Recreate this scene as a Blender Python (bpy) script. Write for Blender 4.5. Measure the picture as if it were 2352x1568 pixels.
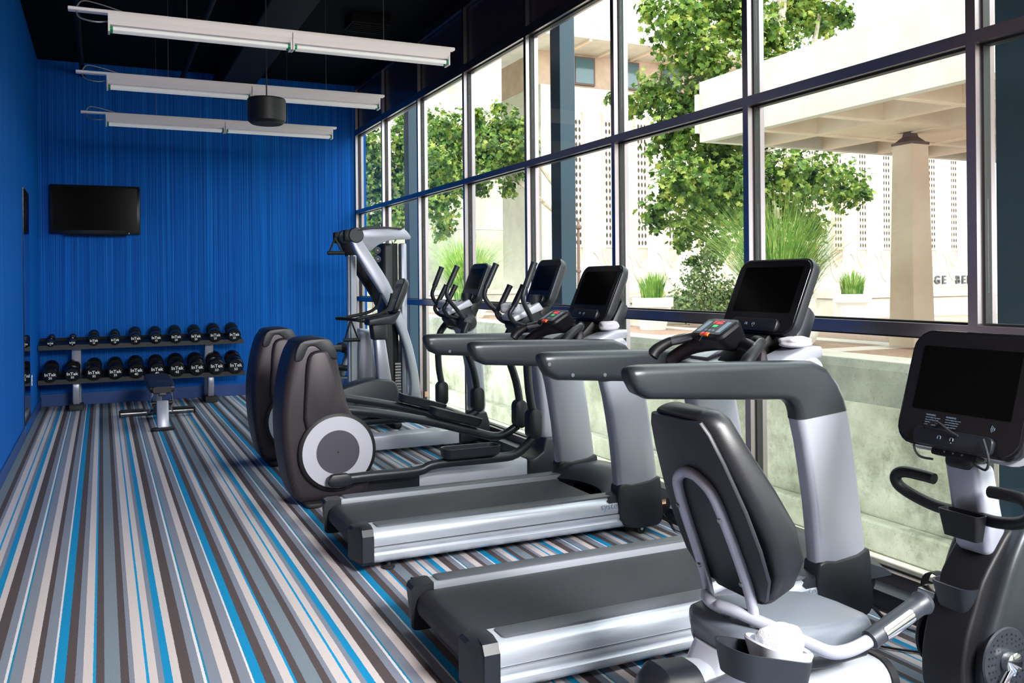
import bpy, bmesh, math, random
from mathutils import Vector, Matrix
PI = math.pi
for o in list(bpy.data.objects): bpy.data.objects.remove(o, do_unlink=True)
scn = bpy.context.scene
COL = scn.collection
def lin(r, g, b):
    f = lambda c: (c/255/12.92) if c/255 <= .04045 else ((c/255+.055)/1.055)**2.4
    return (f(r), f(g), f(b), 1)

# ------------------------------------------------------------------ camera
yaw, roll, F, SY = 0.433415809, -0.00929895, 2034.63562, 140.083
cd = bpy.data.cameras.new('camera'); cam = bpy.data.objects.new('camera', cd); COL.objects.link(cam)
fw = Vector((math.sin(yaw), math.cos(yaw), 0)); rt = Vector((math.cos(yaw), -math.sin(yaw), 0)); up = Vector((0, 0, 1))
r2 = rt*math.cos(roll)+up*math.sin(roll); u2 = -rt*math.sin(roll)+up*math.cos(roll)
M = Matrix((r2, u2, -fw)).transposed().to_4x4(); M.translation = Vector((0, 0, 1.5)); cam.matrix_world = M
cd.sensor_fit = 'HORIZONTAL'; cd.sensor_width = 36; cd.lens = F/2352*36; cd.shift_y = -SY/2352
cd.clip_start = .05; cd.clip_end = 400
scn.camera = cam
# ------------------------------------------------------------------ light
w = bpy.data.worlds.new('sky'); scn.world = w; w.use_nodes = True
bg = w.node_tree.nodes['Background']; bg.inputs[0].default_value = (.93, .97, 1, 1); bg.inputs[1].default_value = 3.4
def sun_lamp(energy, rot):
    l = bpy.data.lights.new('sun', 'SUN'); l.energy = energy; l.angle = math.radians(1.2); l.color = (1, .955, .88)
    o = bpy.data.objects.new('sun', l); COL.objects.link(o); o.rotation_euler = rot; return o
so = sun_lamp(2.2, (0, 0, 0)); so.rotation_euler = Vector((.55, .62, -.95)).to_track_quat('-Z', 'Y').to_euler()
def area(name, loc, target, sx, sy, power, col=(1, 1, 1), spread=180):
    l = bpy.data.lights.new(name, 'AREA'); l.shape = 'RECTANGLE'; l.size = sx; l.size_y = sy; l.energy = power; l.color = col; l.spread = math.radians(spread)
    o = bpy.data.objects.new(name, l); COL.objects.link(o); o.location = loc
    o.rotation_euler = (Vector(target)-Vector(loc)).to_track_quat('-Z', 'Y').to_euler(); return o
area('rear_fill_light', (2.3, -1.9, 3.45), (1.5, 2.7, .2), 1.7, 1.2, 130, (1, .98, .96), 84)  # soft fill added behind the camera to brighten floor and machines
scn.view_settings.view_transform = 'Standard'; scn.view_settings.look = 'None'
scn.view_settings.gamma = 1; scn.view_settings.use_curve_mapping = False
scn.view_settings.exposure = 0.74

# ------------------------------------------------------------------ materials
def mat(name, col, rough=.5, metal=0, coat=0, bump=None, var=None, spec=.5, sheen=0):
    """bump=(scale, strength, distance); var=(scale, amount, second colour)"""
    m = bpy.data.materials.new(name); m.use_nodes = True; nt = m.node_tree; b = nt.nodes['Principled BSDF']
    c = col if len(col) == 4 else (*col, 1)
    b.inputs['Base Color'].default_value = c; b.inputs['Roughness'].default_value = rough; b.inputs['Metallic'].default_value = metal
    b.inputs['Coat Weight'].default_value = coat; b.inputs['Specular IOR Level'].default_value = spec; b.inputs['Sheen Weight'].default_value = sheen
    if bump or var:
        tc = nt.nodes.new('ShaderNodeTexCoord')
    if var:
        n = nt.nodes.new('ShaderNodeTexNoise'); n.inputs['Scale'].default_value = var[0]; n.inputs['Detail'].default_value = 6
        nt.links.new(tc.outputs['Object'], n.inputs['Vector'])
        r = nt.nodes.new('ShaderNodeValToRGB'); r.color_ramp.elements[0].position = .5-var[1]/2; r.color_ramp.elements[1].position = .5+var[1]/2
        r.color_ramp.elements[0].color = c; r.color_ramp.elements[1].color = var[2] if len(var[2]) == 4 else (*var[2], 1)
        nt.links.new(n.outputs['Fac'], r.inputs['Fac']); nt.links.new(r.outputs['Color'], b.inputs['Base Color'])
    if bump:
        n = nt.nodes.new('ShaderNodeTexNoise'); n.inputs['Scale'].default_value = bump[0]; n.inputs['Detail'].default_value = 3
        nt.links.new(tc.outputs['Object'], n.inputs['Vector'])
        bp = nt.nodes.new('ShaderNodeBump'); bp.inputs['Strength'].default_value = bump[1]; bp.inputs['Distance'].default_value = bump[2]
        nt.links.new(n.outputs['Fac'], bp.inputs['Height']); nt.links.new(bp.outputs['Normal'], b.inputs['Normal'])
    return m
class NT:
    """small node-building helper"""
    def __init__(s, name):
        s.m = bpy.data.materials.new(name); s.m.use_nodes = True; s.t = s.m.node_tree; s.b = s.t.nodes['Principled BSDF']
    def n(s, typ, ins=None, **kw):
        x = s.t.nodes.new('ShaderNode'+typ)
        for k, v in kw.items(): setattr(x, k, v)
        for k, v in (ins or {}).items():
            if hasattr(v, 'links') or isinstance(v, bpy.types.NodeSocket): s.t.links.new(v, x.inputs[k])
            else: x.inputs[k].default_value = v
        return x
    def math(s, op, a, b=None, c=None):
        ins = {0: a}
        if b is not None: ins[1] = b
        if c is not None: ins[2] = c
        return s.n('Math', ins, operation=op).outputs[0]
    def ramp(s, fac, stops, interp='LINEAR'):
        r = s.n('ValToRGB', {0: fac}); cr = r.color_ramp; cr.interpolation = interp
        while len(cr.elements) < len(stops): cr.elements.new(.5)
        for e, (p, c) in zip(cr.elements, stops): e.position = p; e.color = c if len(c) == 4 else (*c, 1)
        return r.outputs[0]
    def mix(s, fac, a, b, blend='MIX'):
        x = s.n('Mix', data_type='RGBA', blend_type=blend)
        for i, v in ((0, fac), (6, a), (7, b)):
            if isinstance(v, bpy.types.NodeSocket): s.t.links.new(v, x.inputs[i])
            else: x.inputs[i].default_value = v
        return x.outputs[2]
    def col(s, c, **kw):
        if isinstance(c, bpy.types.NodeSocket): s.t.links.new(c, s.b.inputs['Base Color'])
        else: s.b.inputs['Base Color'].default_value = c
        for k, v in kw.items():
            k = {'rough': 'Roughness', 'metal': 'Metallic', 'coat': 'Coat Weight', 'spec': 'Specular IOR Level'}[k]
            if isinstance(v, bpy.types.NodeSocket): s.t.links.new(v, s.b.inputs[k])
            else: s.b.inputs[k].default_value = v
        return s.m
    def bump(s, h, strength, dist):
        x = s.n('Bump', {'Height': h, 'Strength': strength, 'Distance': dist}); s.t.links.new(x.outputs[0], s.b.inputs['Normal'])
    def geo(s): return s.n('NewGeometry').outputs['Position']
    def sep(s, v): return s.n('SeparateXYZ', {0: v}).outputs

def wallpaper():
    k = NT('blue_striped_wallpaper'); p = k.geo()
    xyz = k.sep(p); u = k.math('ADD', xyz[0], xyz[1])
    v1 = k.n('CombineXYZ', {0: k.math('MULTIPLY', u, 130.), 2: k.math('MULTIPLY', xyz[2], .18)}).outputs[0]
    n1 = k.n('TexNoise', {'Vector': v1, 'Scale': 1., 'Detail': 3., 'Roughness': .7}).outputs[0]
    v2 = k.n('CombineXYZ', {0: k.math('MULTIPLY', u, 330.), 2: k.math('MULTIPLY', xyz[2], .5)}).outputs[0]
    n2 = k.n('TexNoise', {'Vector': v2, 'Scale': 1., 'Detail': 2.}).outputs[0]
    s = k.math('ADD', k.math('MULTIPLY', n1, .7), k.math('MULTIPLY', n2, .3))
    c = k.ramp(s, [(.33, lin(0, 46, 108)), (.46, lin(0, 78, 162)), (.55, lin(0, 100, 194)), (.68, lin(34, 150, 230))])
    k.bump(s, .25, .002)
    return k.col(c, rough=.6, spec=.12)
def carpet():
    k = NT('striped_carpet'); p = k.geo(); xyz = k.sep(p)
    X = [-.5862, -.5469, -.5364, -.5076, -.4866, -.4552, -.4264, -.3846, -.3506, -.3402, -.3323, -.2905, -.2514, -.2279, -.1888, -.181, -.1419, -.108, -.082, -.0455, -.0362, -.0065, .0507, .0803]
    T = 'LcLsBLDswtsLDswBDsLcDgDs'
    wob = k.math('MULTIPLY', k.math('SUBTRACT', k.n('TexNoise', {'Vector': p, 'Scale': 55.}).outputs[0], .5), .004)
    f = k.math('FRACT', k.math('DIVIDE', k.math('ADD', k.math('ADD', xyz[0], wob), .5862+.6862*4), .6862))
    cc = {'L': lin(208, 198, 198), 'c': lin(0, 150, 206), 's': lin(130, 138, 154), 'B': lin(0, 140, 194), 'D': lin(84, 74, 76), 'w': lin(226, 222, 228), 't': lin(22, 134, 170), 'g': lin(122, 136, 148)}
    c = k.ramp(f, [((x+.5862)/.6862, cc[t]) for x, t in zip(X, T)], 'CONSTANT')
    wv = k.n('TexNoise', {'Vector': p, 'Scale': 420., 'Detail': 1.}).outputs[0]
    wx = k.math('ABSOLUTE', k.math('SINE', k.math('MULTIPLY', xyz[0], 700.))); wy = k.math('ABSOLUTE', k.math('SINE', k.math('MULTIPLY', xyz[1], 700.)))
    wave = k.math('MULTIPLY', wx, wy)
    fac = k.math('ADD', k.math('MULTIPLY', wv, .35), k.math('MULTIPLY', wave, .25))
    c2 = k.mix(k.math('SUBTRACT', fac, .12), c, (.02, .018, .02, 1), 'MIX')
    k.bump(k.math('ADD', wave, wv), .35, .002)
    return k.col(c2, rough=.85, spec=.2)
def concrete(name, c1, c2, pits=True, stain=.35, dark=lin(70, 72, 60)):
    k = NT(name); p = k.geo()
    a = k.n('TexNoise', {'Vector': p, 'Scale': 1.3, 'Detail': 8., 'Roughness': .65}).outputs[0]
    c = k.ramp(a, [(.35, c1), (.65, c2)])
    b = k.n('TexNoise', {'Vector': p, 'Scale': 38., 'Detail': 5., 'Roughness': .7}).outputs[0]
    if pits:
        c = k.mix(k.ramp(b, [(.58, (0, 0, 0)), (.68, (.5, .5, .5))]), c, dark)
        d = k.n('TexNoise', {'Vector': p, 'Scale': .9, 'Detail': 9., 'Roughness': .72}).outputs[0]
        c = k.mix(k.ramp(d, [(.53, (0, 0, 0)), (.68, (stain, stain, stain))]), c, dark)
    k.bump(b, .3, .01)
    return k.col(c, rough=.85, spec=.2)
def paving():
    k = NT('plaza_paving'); p = k.geo(); xyz = k.sep(p)
    n = k.n('TexNoise', {'Vector': p, 'Scale': 45., 'Detail': 5.}).outputs[0]
    n2 = k.n('TexNoise', {'Vector': p, 'Scale': 1.2, 'Detail': 4.}).outputs[0]
    agg = k.mix(n2, k.ramp(n, [(.35, lin(96, 74, 62)), (.65, lin(176, 148, 130))]), lin(150, 124, 108))
    def band(v, off): return k.math('LESS_THAN', k.math('FRACT', k.math('DIVIDE', k.math('ADD', v, off), 3.05)), .13)
    b = k.math('MAXIMUM', band(xyz[0], 30.5-8.74+.2), band(xyz[1], 30.5-7.58+.2))
    return k.col(k.mix(b, agg, lin(196, 188, 180)), rough=.8, spec=.2)
def glass():
    m = bpy.data.materials.new('window_glass'); m.use_nodes = True; t = m.node_tree; t.nodes.clear()
    o = t.nodes.new('ShaderNodeOutputMaterial'); mx = t.nodes.new('ShaderNodeMixShader'); tr = t.nodes.new('ShaderNodeBsdfTransparent'); gl = t.nodes.new('ShaderNodeBsdfGlossy')
    lw = t.nodes.new('ShaderNodeLayerWeight'); lw.inputs[0].default_value = .5
    pw = t.nodes.new('ShaderNodeMath'); pw.operation = 'POWER'; pw.inputs[1].default_value = 5.; t.links.new(lw.outputs['Facing'], pw.inputs[0])
    fr = t.nodes.new('ShaderNodeMath'); fr.operation = 'MULTIPLY_ADD'; fr.inputs[1].default_value = .45; fr.inputs[2].default_value = .025; t.links.new(pw.outputs[0], fr.inputs[0])
    tr.inputs[0].default_value = (.95, .985, .965, 1); gl.inputs['Roughness'].default_value = 0.0
    t.links.new(fr.outputs[0], mx.inputs[0]); t.links.new(tr.outputs[0], mx.inputs[1]); t.links.new(gl.outputs[0], mx.inputs[2]); t.links.new(mx.outputs[0], o.inputs[0]); return m
def leaf(name, c1, c2, c3, sc=1.):
    k = NT(name); p = k.geo(); n = k.n('TexNoise', {'Vector': p, 'Scale': 4.*sc, 'Detail': 6.}).outputs[0]
    c = k.ramp(n, [(.35, c1), (.52, c2), (.68, c3)]); k.col(c, rough=.6, spec=.25)
    tr = k.n('BsdfTranslucent', {0: c}).outputs[0]; mx = k.n('MixShader', {0: .3, 1: k.b.outputs[0], 2: tr}).outputs[0]
    k.t.links.new(mx, k.t.nodes['Material Output'].inputs[0]); return k.m
def speckle(name, base, dot, scale=900, rough=.6):
    k = NT(name); n = k.n('TexNoise', {'Vector': k.n('TexCoord').outputs['Object'], 'Scale': float(scale), 'Detail': 1.}).outputs[0]
    k.bump(n, .2, .001); return k.col(k.ramp(n, [(.4, base), (.68, dot)]), rough=rough, spec=.4)
def emis(name, col, st):
    m = mat(name, col, .4); b = m.node_tree.nodes['Principled BSDF']; b.inputs['Emission Color'].default_value = (*col[:3], 1); b.inputs['Emission Strength'].default_value = st; return m
MT = dict(
 wall=wallpaper(), carpet=carpet(), ceil=mat('black_ceiling_paint', (.003, .003, .004), .9, spec=.1),
 duct=mat('black_duct_paint', (.0035, .0035, .004), .7, spec=.2), blue=mat('blue_baseboard_paint', lin(10, 62, 130), .4),
 alu=mat('satin_aluminium', lin(172, 162, 166), .3, 1.), gasket=mat('black_gasket', (.008, .008, .009), .5),
 spandrel=mat('dark_spandrel_glass', lin(66, 52, 62), .3, coat=.3), glass=glass(), colpaint=mat('blue_grey_column_paint', lin(38, 68, 84), .45),
 silver=mat('silver_powder_coat', lin(166, 168, 182), .36, .4, bump=(700, .05, .0005)), silver2=mat('light_silver_plastic', lin(205, 208, 220), .35, .2),
 brushed=mat('brushed_silver', lin(180, 186, 196), .3, .45),
 grey=mat('graphite_grey_paint', lin(44, 48, 54), .36, .35, bump=(800, .06, .0005)), bronze=mat('dark_bronze_grey_plastic', lin(50, 44, 49), .42, .4, bump=(900, .08, .0005)),
 char=mat('charcoal_plastic', lin(22, 25, 33), .45, 0, bump=(900, .12, .0005)), char2=mat('charcoal_plastic_mid', lin(40, 44, 52), .42, .1),
 black=mat('black_plastic', (.006, .006, .008), .5, spec=.35), gloss=mat('glossy_black_bezel', (.006, .006, .008), .22), screen=mat('screen_glass', (.002, .002, .002), .14, spec=.08),
 rubber=mat('black_rubber', (.014, .014, .016), .7), chrome=mat('chrome', (.8, .8, .82), .1, 1.), steel=mat('steel_tube', lin(150, 148, 152), .28, .9),
 belt=speckle('speckled_running_belt', (.004, .004, .005), lin(60, 62, 72)), step=mat('ribbed_footrail_plastic', lin(78, 82, 90), .5),
 vinyl=mat('black_vinyl_upholstery', lin(16, 17, 23), .42, bump=(260, .12, .001)), vinyl_glare=mat('vinyl_with_window_glare', lin(92, 98, 108), .34, bump=(260, .12, .001)),  # second vinyl is paler: window glare on the seat put into its colour
 white=mat('white_enamel', lin(250, 240, 238), .4), tube=emis('fluorescent_tube', (.92, .9, .88), .1), green=mat('green_tube_end', lin(0, 150, 90), .4),
 towel=mat('white_terry_towel', lin(210, 208, 218), .95, bump=(380, 1., .006), sheen=.3), dumb=mat('black_dumbbell_rubber', (.006, .006, .007), .24),
 mark=mat('white_lettering', lin(235, 235, 235), .5), markd=mat('dark_lettering', lin(60, 60, 66), .5), red=emis('red_display', (.7, .01, .02), 1.2), grn=emis('green_display', (.02, .35, .08), .9),
 orange=mat('orange_clip', lin(240, 110, 20), .4), btn=mat('console_key_grey', lin(120, 140, 160), .4), mirror=mat('mirror', (.75, .78, .8), .02, 1.), yellow=mat('yellow_wire', lin(200, 180, 30), .5),
 disk=mat('pale_grey_disc', lin(176, 176, 188), .4, .15), diskc=mat('slate_disc_centre', lin(58, 56, 68), .5), orangelab=mat('paper_label', lin(230, 190, 150), .6),
 wallc=concrete('board_marked_concrete', lin(138, 140, 118), lin(198, 198, 180), stain=.7), wallt=concrete('textured_coping_concrete', lin(116, 118, 104), lin(150, 150, 136), stain=.6),
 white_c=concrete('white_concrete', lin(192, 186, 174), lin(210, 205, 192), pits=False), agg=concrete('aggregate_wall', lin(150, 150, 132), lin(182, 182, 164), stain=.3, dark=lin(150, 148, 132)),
 tan_c=concrete('bounce_tinted_concrete', lin(222, 198, 174), lin(236, 216, 194), pits=False), path=concrete('pale_path_concrete', lin(214, 206, 190), lin(236, 230, 216), pits=False),  # first mix has sun bounced off the brown paving tinted into its colour
 pav=paving(), leafA=leaf('plane_tree_leaves', lin(36, 60, 18), lin(84, 114, 38), lin(158, 164, 76)), leafB=leaf('shrub_leaves', lin(60, 84, 50), lin(110, 134, 84), lin(170, 180, 120), 2.),
 grass=leaf('ornamental_grass_blades', lin(84, 130, 50), lin(134, 172, 76), lin(200, 204, 132), 1.5), bark=mat('pale_bark', lin(150, 138, 118), .9, var=(9, .3, lin(196, 186, 164))),
 soil=mat('planter_soil', lin(70, 56, 44), .95), planter=mat('white_planter', lin(238, 236, 230), .5), winglass=mat('dark_window_pane', lin(60, 92, 100), .1, .0, coat=.5), hole=mat('dark_screen_hole', lin(58, 48, 36), .8),
 stone=concrete('pinkish_stone', lin(176, 152, 134), lin(196, 172, 152), pits=False), rust=mat('brown_metal_post', lin(96, 74, 66), .6), warmw=mat('warm_grey_wall_paint', lin(150, 134, 134), .7), darkw=mat('dark_wall_paint', lin(50, 44, 46), .7), ext=mat('exterior_render', lin(150, 150, 148), .8))

# ------------------------------------------------------------------ mesh helpers
V = Vector
def nb(): return bmesh.new()
def box(bm, x0, x1, y0, y1, z0, z1):
    vs = [bm.verts.new((x, y, z)) for x in (x0, x1) for y in (y0, y1) for z in (z0, z1)]
    for f in ((0, 1, 3, 2), (4, 6, 7, 5), (0, 4, 5, 1), (2, 3, 7, 6), (0, 2, 6, 4), (1, 5, 7, 3)): bm.faces.new([vs[i] for i in f])
    return bm
def loft(bm, rings, caps=True, closed=False):
    R = [[bm.verts.new(p) for p in r] for r in rings]; n = len(R[0])
    for a, b in list(zip(R, R[1:]))+([(R[-1], R[0])] if closed else []):
        for i in range(n): bm.faces.new((a[i], a[(i+1) % n], b[(i+1) % n], b[i]))
    if caps and not closed: bm.faces.new(R[0][::-1]); bm.faces.new(R[-1])
    return bm
def prism(bm, pts, a0, a1, ax='y'):
    """pts in the plane across axis ax: y->(x,z), x->(y,z), z->(x,y)"""
    f = {'y': lambda p, a: (p[0], a, p[1]), 'x': lambda p, a: (a, p[0], p[1]), 'z': lambda p, a: (p[0], p[1], a)}[ax]
    return loft(bm, [[f(p, a) for p in pts] for a in (a0, a1)])
def cr(pts, k=5, closed=False):
    P = [V(p) for p in pts]; n = len(P); out = []
    if n < 3 and not closed: return P
    for i in range(n if closed else n-1):
        g = (lambda j: P[j % n]) if closed else (lambda j: P[max(0, min(n-1, j))])
        p0, p1, p2, p3 = g(i-1), g(i), g(i+1), g(i+2)
        for s in range(k):
            t = s/k; out.append(.5*((2*p1)+(p2-p0)*t+(2*p0-5*p1+4*p2-p3)*t*t+(3*p1-p0-3*p2+p3)*t**3))
    if not closed: out.append(P[-1])
    return out
def cr2(pts, k=4, closed=True): return [(p[0], p[1]) for p in cr([(a, b, 0) for a, b in pts], k, closed)]
def tube(bm, pts, r, n=10, k=5, ref=None, flat=1., closed=False):
    """r: number or list per point; flat: second radius factor along ref"""
    rr = r if isinstance(r, (list, tuple)) else [r]*len(pts)
    P = cr(pts, k, closed); m = len(P); N = len(pts); rings = []
    seg = N if closed else N-1
    nrm = V(ref) if ref else None
    for i, p in enumerate(P):
        t = (P[(i+1) % m]-P[i-1]) if closed else (P[min(i+1, m-1)]-P[max(i-1, 0)])
        t.normalize()
        if nrm is None: nrm = V((0, 0, 1)) if abs(t.z) < .9 else V((0, 1, 0))
        a = nrm-t*nrm.dot(t)
        if a.length < 1e-5: a = t.orthogonal()
        a.normalize(); b = t.cross(a)
        if not ref: nrm = a
        s = i/(m-1)*(N-1) if not closed else i/m*N; j = min(int(s), N-1); q = rr[j]+(rr[(j+1) % N if closed else min(j+1, N-1)]-rr[j])*(s-j)
        rings.append([p+a*(math.cos(2*PI*x/n)*q*flat)+b*(math.sin(2*PI*x/n)*q) for x in range(n)])
    return loft(bm, rings, closed=closed)
def cyl(bm, p0, p1, r0, r1=None, n=20): return tube(bm, [p0, p1], [r0, r0 if r1 is None else r1], n, 1)
def lathe(bm, prof, c=(0, 0, 0), ax='z', n=32):
    """prof: list of (radius, height along ax)"""
    rings = []
    for r, h in prof:
        ring = []
        for i in range(n):
            a = 2*PI*i/n; u, v = max(r, 1e-4)*math.cos(a), max(r, 1e-4)*math.sin(a)
            ring.append(V(c)+V({'z': (u, v, h), 'y': (u, h, v), 'x': (h, u, v)}[ax]))
        rings.append(ring)
    return loft(bm, rings)
def rring(c, ux, uy, w, h, r, n=5):
    c, ux, uy = V(c), V(ux).normalized(), V(uy).normalized(); out = []; r = min(r, w/2-1e-4, h/2-1e-4)
    for sx, sy, a0 in ((1, 1, 0), (-1, 1, 90), (-1, -1, 180), (1, -1, 270)):
        for i in range(n+1):
            a = math.radians(a0+90*i/n); out.append(c+ux*(sx*(w/2-r)+r*math.cos(a))+uy*(sy*(h/2-r)+r*math.sin(a)))
    return out
def slab(bm, c, ux, uy, w, h, t, r, soft=.012, back=1.):
    """rounded rectangular plate; front face centre c, thickness t away from ux x uy"""
    n = V(ux).normalized().cross(V(uy).normalized()); c = V(c); R = []
    for d, k in ((0, soft), (soft*.3, soft*.3), (soft, 0), (t*.5, 0)): R.append(rring(c-n*d, ux, uy, w-2*k, h-2*k, r))
    for d, k in ((t*.8, .02), (t, .06)): R.append(rring(c-n*d, ux, uy, (w-2*k*back), (h-2*k*back), r))
    return loft(bm, R)
def bev(bm, w, seg=2, ang=25):
    bmesh.ops.recalc_face_normals(bm, faces=bm.faces)
    e = [x for x in bm.edges if len(x.link_faces) == 2 and x.calc_face_angle(0) > math.radians(ang)]
    bmesh.ops.bevel(bm, geom=e, offset=w, segments=seg, affect='EDGES', clamp_overlap=True, profile=.5); return bm
def xf(bm, loc=(0, 0, 0), rot=(0, 0, 0)):
    from mathutils import Euler
    bm.transform(Matrix.Translation(loc) @ Euler(rot).to_matrix().to_4x4()); return bm
def obj(name, bm, m, parent=None, smooth=38, label=None, mats=None):
    bmesh.ops.recalc_face_normals(bm, faces=bm.faces)
    me = bpy.data.meshes.new(name); bm.to_mesh(me); bm.free()
    for x in (mats or [m]): me.materials.append(MT[x] if isinstance(x, str) else x)
    if smooth:
        for p in me.polygons: p.use_smooth = True
        me.set_sharp_from_angle(angle=math.radians(smooth))
    o = bpy.data.objects.new(name, me); COL.objects.link(o)
    if parent: o.parent = parent
    if label: o['label'] = label
    return o
def raw(name, verts, faces, m, parent=None):
    me = bpy.data.meshes.new(name); me.from_pydata(verts, [], faces); me.materials.append(MT[m])
    o = bpy.data.objects.new(name, me); COL.objects.link(o)
    if parent: o.parent = parent
    return o
def thing(name, label, cat, loc=(0, 0, 0), rz=0, group=None):
    o = bpy.data.objects.new(name, None); COL.objects.link(o); o.location = loc; o.rotation_euler = (0, 0, rz); o.empty_display_size = .1
    return tag(o, label, cat, group)
def tag(o, label, cat, group=None):
    o['label'] = label; o['category'] = cat
    if group: o['group'] = group
    return o
def struct(o): o['kind'] = 'structure'; return o
def kids(o): return [c for c in bpy.data.objects if c.parent == o]
def dup(o, parent=None, label=None, group=None, loc=None):
    ks = kids(o); c = o.copy(); COL.objects.link(c); c.parent = parent
    if label: c['label'] = label
    if group: c['group'] = group
    if loc: c.location = loc
    for k in ks: dup(k, c)
    return c
def text(name, s, size, m, parent, origin, ux, uy, ext=.0008, align='CENTER', bold=0, shear=0):
    cu = bpy.data.curves.new('t', 'FONT'); cu.body = s; cu.size = size; cu.extrude = ext; cu.align_x = align; cu.align_y = 'CENTER'; cu.offset = bold; cu.shear = shear; cu.resolution_u = 3
    to = bpy.data.objects.new('t', cu); me = bpy.data.meshes.new_from_object(to); bpy.data.objects.remove(to); me.name = name
    ux, uy = V(ux).normalized(), V(uy).normalized(); n = ux.cross(uy)
    M4 = Matrix((ux, uy, n)).transposed().to_4x4(); M4.translation = V(origin); me.transform(M4)
    me.materials.clear(); me.materials.append(MT[m]); o = bpy.data.objects.new(name, me); COL.objects.link(o)
    if parent: o.parent = parent
    return o
# ================================================================== ROOM
X0, X1, Y0, Y1, ZC = -.70, 3.26, -3.4, 12.30, 4.27
struct(obj('floor', box(nb(), X0-.1, 3.42, Y0-.1, Y1+.1, -.06, 0), 'carpet', smooth=0))
struct(obj('ceiling', box(nb(), X0-.1, 3.42, Y0-.1, Y1+.1, ZC, ZC+.15), 'ceil', smooth=0))
struct(obj('wall_left', box(nb(), X0-.15, X0, 5.75, Y1+.1, 0, ZC), 'wall', smooth=0)); struct(obj('wall_left', box(nb(), X0-.15, X0, Y0-.1, 5.75, 0, ZC), 'warmw', smooth=0))
struct(obj('wall_back', box(nb(), X0, 3.42, Y1, Y1+.15, 0, ZC), 'wall', smooth=0))
struct(obj('wall_front', box(nb(), X0, 3.42, Y0-.15, Y0, 0, ZC), 'darkw', smooth=0))
bm = nb(); box(bm, X0, X1, Y1-.012, Y1, 0, .155); struct(obj('baseboard_back', bev(bm, .003, 1), 'blue'))
bm = nb(); box(bm, X0, X0+.012, Y0, 9.9, 0, .12); box(bm, X0, X0+.012, 10.62, Y1-.013, 0, .12); struct(obj('baseboard_left', bm, 'blue'))
struct(obj('trim_1', box(nb(), 3.16, X1, Y0, Y1-.013, 0, .09), 'char2', smooth=0))
# upper storey and roof of this building (shade the strip outside the windows)
struct(obj('trim_2', box(nb(), X0-.15, 3.6, Y0-.15, Y1+2.2, ZC+.15, 6.3), 'ext', smooth=0))
# windows: one bay each, frame + glass + spandrel
ys = [Y1-.02]+[2.52+1.41*k for k in (6, 5, 4, 3, 2, 1, 0, -1, -2, -3)]+[Y0]
tz = [(.09, .15), (1.236, 1.295), (2.458, 2.51), (3.56, 3.64), (4.2, ZC)]
for i in range(len(ys)-1):
    ya, yb = ys[i], ys[i+1]; bm = nb()
    box(bm, X1, 3.375, yb-.0225, yb+.0225, 0.09, ZC)
    if i == 0: box(bm, X1, 3.375, ya-.02, ya+.018, .09, ZC)
    for z0, z1 in tz: box(bm, X1, 3.375, yb+.0226, ya-.0226, z0, z1)
    wn = struct(obj('window_%d' % (i+1), bm, 'alu', smooth=0))
    g = nb()
    for a, b in zip(tz, tz[1:]):
        za, zb = a[1], b[0]; yl, yh = yb+.0227, ya-.0227
        for q in ((yl, yl+.01, za, zb), (yh-.01, yh, za, zb), (yl+.01, yh-.01, za, za+.01), (yl+.01, yh-.01, zb-.01, zb)): box(g, 3.296, 3.336, *q)
    obj('gasket', g, 'gasket', wn, smooth=0)
    for a, b in zip(tz[:3], tz[1:4]): obj('glass_pane', box(nb(), 3.312, 3.318, yb+.0335, ya-.0335, a[1]+.0105, b[0]-.0105), 'glass', wn, smooth=0)
    obj('spandrel_panel', box(nb(), 3.305, 3.325, yb+.034, ya-.034, 3.651, 4.189), 'spandrel', wn, smooth=0)
# ceiling services
bm = nb(); box(bm, 1.35, 1.75, 4.5, Y1, 3.95, 4.2); t = tag(obj('air_duct', bev(bm, .01, 1), 'duct'), 'long black rectangular air duct running along the dark ceiling', 'duct')
for k, y in enumerate((6.4, 8.9)):
    bm = nb(); box(bm, 2.35, 2.75, y, y+.35, 4.17, 4.265)
    for j in range(5): box(bm, 2.36, 2.74, y+.03+j*.065, y+.045+j*.065, 4.15, 4.17)
    tag(obj('ceiling_vent', bm, 'duct', smooth=0), ('black slotted vent in the ceiling above the fixture nearest the camera', 'black slotted vent in the ceiling behind the middle fixture')[k], 'vent', 'ceiling vents')
for k, x in enumerate((-.2, .95)):
    bm = nb(); cyl(bm, (x, Y0+.02, 4.12), (x, Y1-.01, 4.12), .03, n=10)
    tag(obj('ceiling_pipe', bm, 'duct'), ('thin black pipe on the dark ceiling close to the left wall', 'thin black pipe on the dark ceiling above the middle of the fixtures')[k], 'pipe', 'ceiling pipes')
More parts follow.
